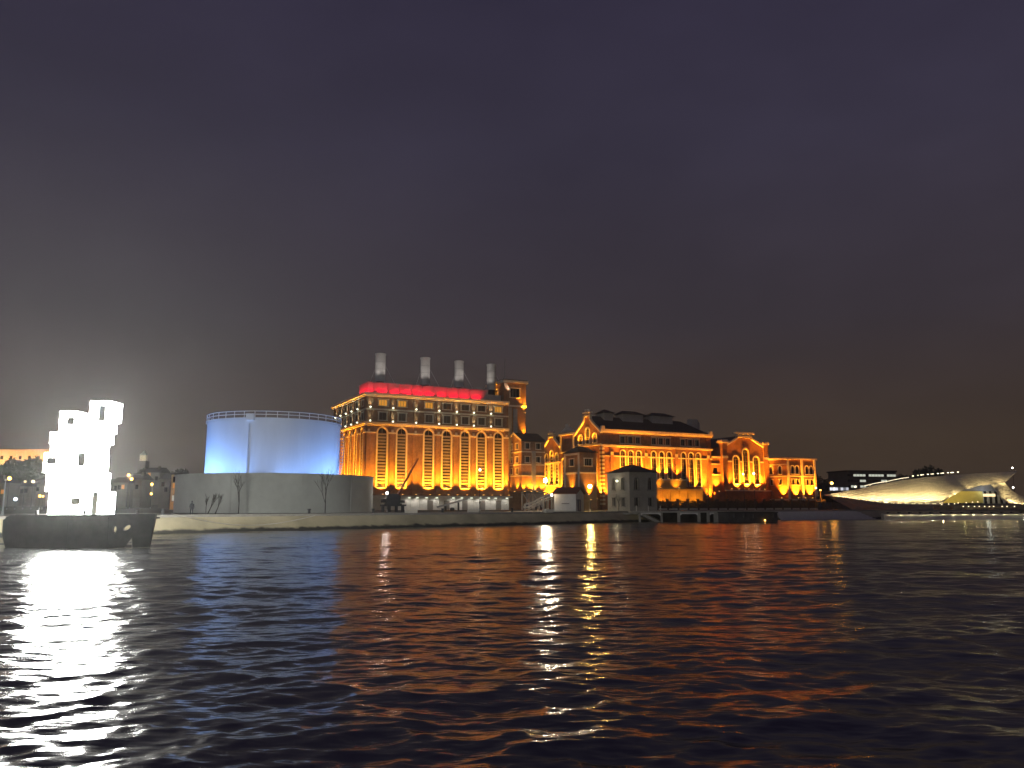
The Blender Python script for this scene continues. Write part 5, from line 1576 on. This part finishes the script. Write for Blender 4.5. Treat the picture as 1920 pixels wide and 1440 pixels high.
# ================================================================== TOWN ON THE LEFT
def house(px0, px1, pytop, Y, label, wins, wall='house', roofm='roof', rz=0.0, depth=10, litrow=None, rooft=True, cat='house'):
    x0, x1 = X(px0, Y), X(px1, Y)
    zb = -0.5 if Y < 255 else min(hill_z(x0, Y), hill_z(x1, Y)) - 1
    t = thing('town_house', label, cat, (x0, Y, zb), rz)
    w = x1 - x0; h = Zh(pytop, Y) - zb
    MB().box(0, w, 0, depth, 0, h).build('wall', M[wall], t)
    if rooft:
        g = MB().prism_x([(-0.4, h + 0.003), (depth / 2, h + 2.2), (depth + 0.4, h + 0.003)], -0.3, w + 0.3)
        rf = g.build('roof', M[roofm], t)
        MB().box(w * 0.7, w * 0.7 + 0.8, depth * 0.3, depth * 0.3 + 0.8, h + 0.8, h + 2.9).build('chimney', M['house'], rf)
    else:
        MB().box(-0.2, w + 0.2, -0.2, depth, h + 0.003, h + 0.4).build('roof', M[roofm], t)
    for (px, py, k) in wins:
        cx = X(px, Y) - x0; cz = Zh(py, Y) - zb
        wd = MB().box(cx - 0.55, cx + 0.55, -0.06, 0.0, cz - 0.8, cz + 0.8).build('window', M[k], t)
        MB().box(cx - 0.7, cx + 0.7, -0.15, -0.063, cz - 1.0, cz - 0.82).build('sill', M['house'], wd)
    return t
house(206, 236, 905, 300, 'dark house with one amber window right of the glowing box stack', [(228, 913, 'win_amber'), (214, 915, 'glass'), (221, 914, 'glass')])
house(236, 262, 899, 305, 'dark house with faint pinkish window below the orange lamps', [(245, 912, 'win_warm'), (245, 931, 'glass'), (254, 913, 'glass')])
house(262, 296, 886, 330, 'taller dark house with two dim windows below the belfry', [(267, 887.5, 'glass'), (268, 896, 'win_amber'), (276, 890, 'win_amber'), (290, 897, 'glass')])
house(296, 316, 898, 290, 'narrow dark house left of the amber-fronted block', [(303, 908, 'glass'), (309, 918, 'glass')])
ob_ = house(318, 344, 890, 240, 'amber-lit apartment front just left of the tank ring wall', [(325, 911, 'win_amber'), (328, 922, 'win_amber'), (325, 934, 'win_white'), (334, 899, 'win_amber'), (325, 899, 'glass'), (335, 912, 'glass')], wall='ochre', rooft=False, cat='apartment block')
lamp('front_lamp', (4.5, -3.2, 2.0), None, AMBER, 420, None, 0.3, ob_)
house(-40, 4, 905, 300, 'dark house cut by the far left edge of the view', [(-6, 915, 'glass'), (2, 922, 'win_amber')])
house(24, 50, 912, 310, 'dark house below the trees at the left of the town', [(30, 920, 'glass'), (38, 921, 'glass'), (46, 920, 'glass')])
house(52, 84, 908, 315, 'dark house beside the left flank of the glowing boxes', [(60, 917, 'glass'), (68, 917, 'glass')])
# floodlit palace wing on the hilltop
plY = 470.0
pal = thing('hilltop_palace', 'long floodlit palace wing glowing orange on the hilltop above the trees', 'palace', (X(-120, plY), plY, Zh(880, plY)))
pw_ = X(92, plY) - X(-120, plY); ph_ = Zh(845, plY) - Zh(880, plY)
MB().box(0, pw_, 0, 16, -8, ph_).build('wall', M['stone'], pal)
MB().box(-0.5, pw_ + 0.5, -0.6, 16.5, ph_ + 0.003, ph_ + 0.8).build('cornice', M['stone'], pal)
pm_ = MB().box(-0.5, 0.5, -0.3, 0, -8, ph_).mesh('pilaster', M['stone'])
pw2 = MB().box(-0.8, 0.8, -0.06, 0, 0, 2.2).mesh('window', M['glass'])
nP = 12
for k in range(nP + 1):
    link('pilaster', pm_, pal, (0.6 + (pw_ - 1.2) * k / nP, -0.001, 0))
    if k < nP: link('window', pw2, pal, (0.6 + (pw_ - 1.2) * (k + 0.5) / nP, -0.002, ph_ - 5.2))
MB().box(0, pw_, 0, 16, ph_ + 0.803, ph_ + 1.0).build('roof', M['roof'], pal)
for k in range(9):
    lamp('palace_floodlight_lamp', (pw_ * (k + 0.5) / 9, -5.0, ph_ - 8), (pw_ * (k + 0.5) / 9, 0, ph_ - 3), (1.0, 0.45, 0.10), 5200 if k % 2 else 3600, 130, 0.3, pal, 0.8)
# belfry
bfY = 380.0
bf = thing('church_belfry', 'small pale lit church belfry above the town roofs', 'church tower', (X(260, bfY), bfY, hill_z(X(260, bfY), bfY) - 2))
zb = hill_z(X(260, bfY), bfY) - 2; bt = Zh(853, bfY) - zb; b0 = Zh(864, bfY) - zb
MB().box(-1.9, 1.9, 0, 3.8, 0, b0 - 0.003).build('shaft', M['house'], bf)
MB().panel(rect(-1.4, 1.4, b0, bt), [arch(0, b0 + 0.2, bt - 0.5, 1.1)], 0.5, 0.8).box(-1.39, 1.39, 1.4, 3.0, b0, bt).build('bell_stage', M['stone'], bf)
g = MB(); tz = bt + 2.4
for a, b in (((-1.6, 0.3), (1.6, 0.3)), ((1.6, 0.3), (1.6, 3.3)), ((1.6, 3.3), (-1.6, 3.3)), ((-1.6, 3.3), (-1.6, 0.3))):
    g.poly([(*a, bt + 0.01), (*b, bt + 0.01), (0, 1.8, tz)])
g.build('spire', M['plaster'], bf)
lamp('belfry_lamp', (0, -2.2, b0 - 0.5), (0, 0.5, bt - 1.0), (1.0, 0.95, 0.6), 420, 120, 0.2, bf, 0.8)

# ================================================================== TREES
def crown_mesh(rx, ry, rz, n, size, seed, lumps=9):
    rg0 = np.random.default_rng(seed)
    cs = rg0.normal(size=(lumps, 3)); cs /= np.linalg.norm(cs, axis=1)[:, None]
    cs *= rg0.uniform(0.35, 0.72, lumps)[:, None]
    rs = rg0.uniform(0.28, 0.5, lumps)
    def smp(rg, m):
        i = rg.integers(0, lumps, m)
        d = rg.normal(size=(m, 3)); d /= np.linalg.norm(d, axis=1)[:, None]
        p = cs[i] + d * (rs[i] * rg.uniform(0.55, 1.05, m))[:, None]
        return p * np.array([rx, ry, rz])
    me = leaf_cloud(n, smp, size, seed + 1)
    me.materials.append(M['tree_dark'])
    return me
def tree(px, pytop, Y, rx, label, seed, n=1500, rz_=None, base=None, size=0.55, name='leafy_tree', group=None):
    x = X(px, Y); zb = base if base is not None else hill_z(x, Y) - 0.3
    zt = Zh(pytop, Y)
    ht = zt - zb
    t = thing(name, label, 'tree', (x, Y, zb), 0, group)
    rz_ = rz_ or min(ht * 0.42, rx * 1.2)
    g = MB().tube((0, 0, 0), (0.1, 0, ht - rz_ * 1.2), 0.32, 0.2, 8)
    for k in range(5):
        a = k * 1.26 + seed
        g.tube((0.1, 0, ht - rz_ * 1.5), (math.cos(a) * rx * 0.55, math.sin(a) * rx * 0.55, ht - rz_ * 0.75), 0.14, 0.05, 5)
    g.build('trunk', M['bark'], t)
    link('crown', crown_mesh(rx, rx, rz_, n, size, seed), t, (0.1, 0, ht - rz_ * 0.95))
    return t
TL = [(-14, 866, 400, 9), (4, 868, 395, 8), (24, 859, 405, 8), (38, 861, 400, 6.5), (58, 854, 410, 9), (76, 862, 400, 8), (14, 884, 340, 8), (44, 882, 345, 9), (72, 878, 350, 9), (-6, 893, 330, 8)]
LB = ['dark tree cut by the left edge before the palace', 'dark tree at the left edge under the palace wall', 'dark tree with ragged top against the palace wall', 'smaller dark tree right of the ragged one on the hilltop', 'tallest pointed dark tree before the palace wall', 'dark tree between palace wall and glowing boxes', 'dark tree lower on the slope behind the orange lamp', 'dark tree lower on the slope in the middle of the town', 'dark tree lower on the slope beside the glowing boxes', 'dark tree low on the slope at the left edge']
for i, (px, py, Y_, rx) in enumerate(TL):
    tree(px, py, Y_, rx, LB[i], 20 + i, n=1300, size=0.8, group='dark trees on the town hillside')
TM = [(222, 893, 345, 7, 'dark tree behind the orange lamps right of the boxes'), (300, 884, 350, 7, 'dark tree behind the narrow dark house'), (332, 878, 360, 7, 'dark tree above the amber-lit apartment front'), (272, 880, 360, 6, 'dark tree right of the belfry')]
for i, (px, py, Y_, rx, lab) in enumerate(TM): tree(px, py, Y_, rx, lab, 50 + i, n=1100, size=0.8, group='dark trees behind the town roofs')
TRR = [(1735, 872, 330, 6.5, 'round dark tree rising above the museum roof'), (1756, 878, 335, 5, 'smaller dark tree right of the round one above the museum'), (1545, 887, 350, 9, 'dark tree just right of the corner block'), (1572, 889, 350, 8, 'dark tree left of the office block'), (1600, 880, 370, 7, 'dark tree behind the office block roof'), (1700, 886, 345, 6, 'dark tree right of the office block')]
for i, (px, py, Y_, rx, lab) in enumerate(TRR): tree(px, py, Y_, rx, lab, 70 + i, n=1300, size=0.6, base=-0.02, group='dark trees behind the museum')

def bare_tree(px, Y, h, label, seed, lean=0.0, thick=0.09, depth=6, spread=0.46, group=None):
    rg = random.Random(seed)
    t = thing('bare_tree', label, 'tree', (X(px, Y), Y, 0), 0, group)
    tr, br = MB(), MB()
    def grow(p, d, L_, r_, lev):
        q = p + d * L_
        (tr if lev == 0 else br).tube(p, q, r_, r_ * 0.66, 6 if lev < 2 else 4, False)
        if lev >= depth: return
        n = 3 if lev < 4 else 2
        for k in range(n):
            nd = (d + Vector((rg.uniform(-1, 1), rg.uniform(-1, 1), rg.uniform(-0.1, 0.75))) * spread).normalized()
            grow(q if k < 2 else p + d * L_ * 0.6, nd, L_ * rg.uniform(0.55, 0.75), r_ * 0.6, lev + 1)
    grow(Vector((0, 0, 0)), Vector((lean, 0, 1)).normalized(), h * 0.36, thick, 0)
    tr.build('trunk', M['bark'], t)
    br.build('branches', M['bark'], t)
bare_tree(448, 122, 6.6, 'tall leafless young tree before the left part of the ring wall', 3, depth=5)
bare_tree(610, 124, 7.0, 'leafless young tree before the right part of the ring wall', 9, depth=5)
bare_tree(387, 112, 2.6, 'small leafless sapling nearest the person on the quay', 5, lean=-0.05, thick=0.06, spread=0.3)
bare_tree(390, 113, 3.1, 'leaning leafless sapling in the middle of three on the quay', 6, lean=0.45, thick=0.09, spread=0.25)
bare_tree(404, 113, 2.9, 'leaning leafless sapling at the right of three on the quay', 8, lean=0.4, thick=0.09, spread=0.25)
bare_tree(1160, 157, 3.2, 'low bare shrub tree in front of the white gate house', 12, thick=0.07)

# mooring posts
bl = MB().tube((0, 0, 0), (0, 0, 0.5), 0.2, 0.16, 10).tube((0, 0, 0.5), (0, 0, 0.66), 0.26, 0.2, 10).mesh('bollard', M['dark_steel'])
def edge_point(px, back=3.0):
    P = offset(QUAY, back)
    k = (px - 960) / 1480 * CP
    for a, b in zip(P[:-1], P[1:]):
        d0, d1 = a[0] - k * a[1], b[0] - k * b[1]
        if d0 <= 0 <= d1 and a[1] > 20:
            t = d0 / (d0 - d1); return (a[0] + (b[0] - a[0]) * t, a[1] + (b[1] - a[1]) * t)
for px, lab in ((306, 'iron mooring bollard on the quay right of the barge stern'), (580, 'iron mooring bollard on the quay before the right end of the tank'), (700, 'iron mooring bollard on the quay left of the crane'), (830, 'iron mooring bollard on the quay right of the crane'), (960, 'iron mooring bollard on the quay left of the kiosk')):
    x, y = edge_point(px)
    tag(link('bollard', bl, None, (x, y, 0.12)), lab, 'bollard', 'mooring bollards along the quay')

# ================================================================== PERSON on the quay
px_, py_ = edge_point(360, 7.0)
per = thing('person', 'person in dark clothing standing on the quay before the ring wall', 'person', (px_, py_, 0), R(20))
vs = [(0, 0, 0.92), (0, 0, 1.15), (0, 0, 1.38), (0, 0, 1.48), (0, -0.01, 1.58), (0, -0.02, 1.68),
      (0.10, 0, 0.86), (0.12, -0.03, 0.48), (0.12, 0.0, 0.08), (0.13, -0.15, 0.04), (-0.10, 0, 0.86), (-0.13, -0.06, 0.48), (-0.14, 0.03, 0.08), (-0.15, -0.12, 0.04),
      (0.19, 0, 1.36), (0.25, 0.03, 1.08), (0.22, -0.10, 0.86), (0.21, -0.13, 0.77), (-0.19, 0, 1.36), (-0.25, 0.03, 1.08), (-0.20, -0.12, 0.88), (-0.19, -0.16, 0.79)]
es = [(0, 1), (1, 2), (2, 3), (3, 4), (4, 5), (0, 6), (6, 7), (7, 8), (8, 9), (0, 10), (10, 11), (11, 12), (12, 13), (2, 14), (14, 15), (15, 16), (16, 17), (2, 18), (18, 19), (19, 20), (20, 21)]
rad = [0.15, 0.14, 0.16, 0.06, 0.09, 0.095, 0.10, 0.065, 0.05, 0.04, 0.10, 0.065, 0.05, 0.04, 0.075, 0.055, 0.04, 0.04, 0.075, 0.055, 0.04, 0.04]
me = bpy.data.meshes.new('body'); me.from_pydata(vs, es, [])
bo = link('body', me, per)
md = bo.modifiers.new('skin', 'SKIN')
for i, v in enumerate(me.skin_vertices[0].data):
    v.radius = (rad[i], rad[i]); v.use_root = (i == 0)
sb = bo.modifiers.new('sub', 'SUBSURF'); sb.levels = 1; sb.render_levels = 2
me.materials.append(M['cloth'])
MB().tube((0, 0.0, 1.66), (0, 0.005, 1.79), 0.105, 0.06, 12).build('hair', M['dark_steel'], per)
MB().prism([(-0.2, 0.82), (0.2, 0.82), (0.19, 1.42), (-0.19, 1.42)], -0.13, 0.13).build('coat', M['cloth'], per)

# prototypes are no longer needed
for w in protos: remove_tree(w)

# ================================================================== HAZE over the river: one closed box of even, thin air
def make_haze():
    m = bpy.data.materials.new('haze'); m.use_nodes = True
    n = m.node_tree.nodes; n.clear()
    o = n.new('ShaderNodeOutputMaterial'); v = n.new('ShaderNodeVolumePrincipled')
    v.inputs['Density'].default_value = 0.0004
    v.inputs['Color'].default_value = (0.92, 0.92, 0.92, 1)
    v.inputs['Anisotropy'].default_value = 0.7
    m.node_tree.links.new(v.outputs[0], o.inputs['Volume'])
    hz = MB().box(-1700, 1700, -1700, 1700, -4, 47).build('haze', m)
    hz['kind'] = 'stuff'
make_haze()
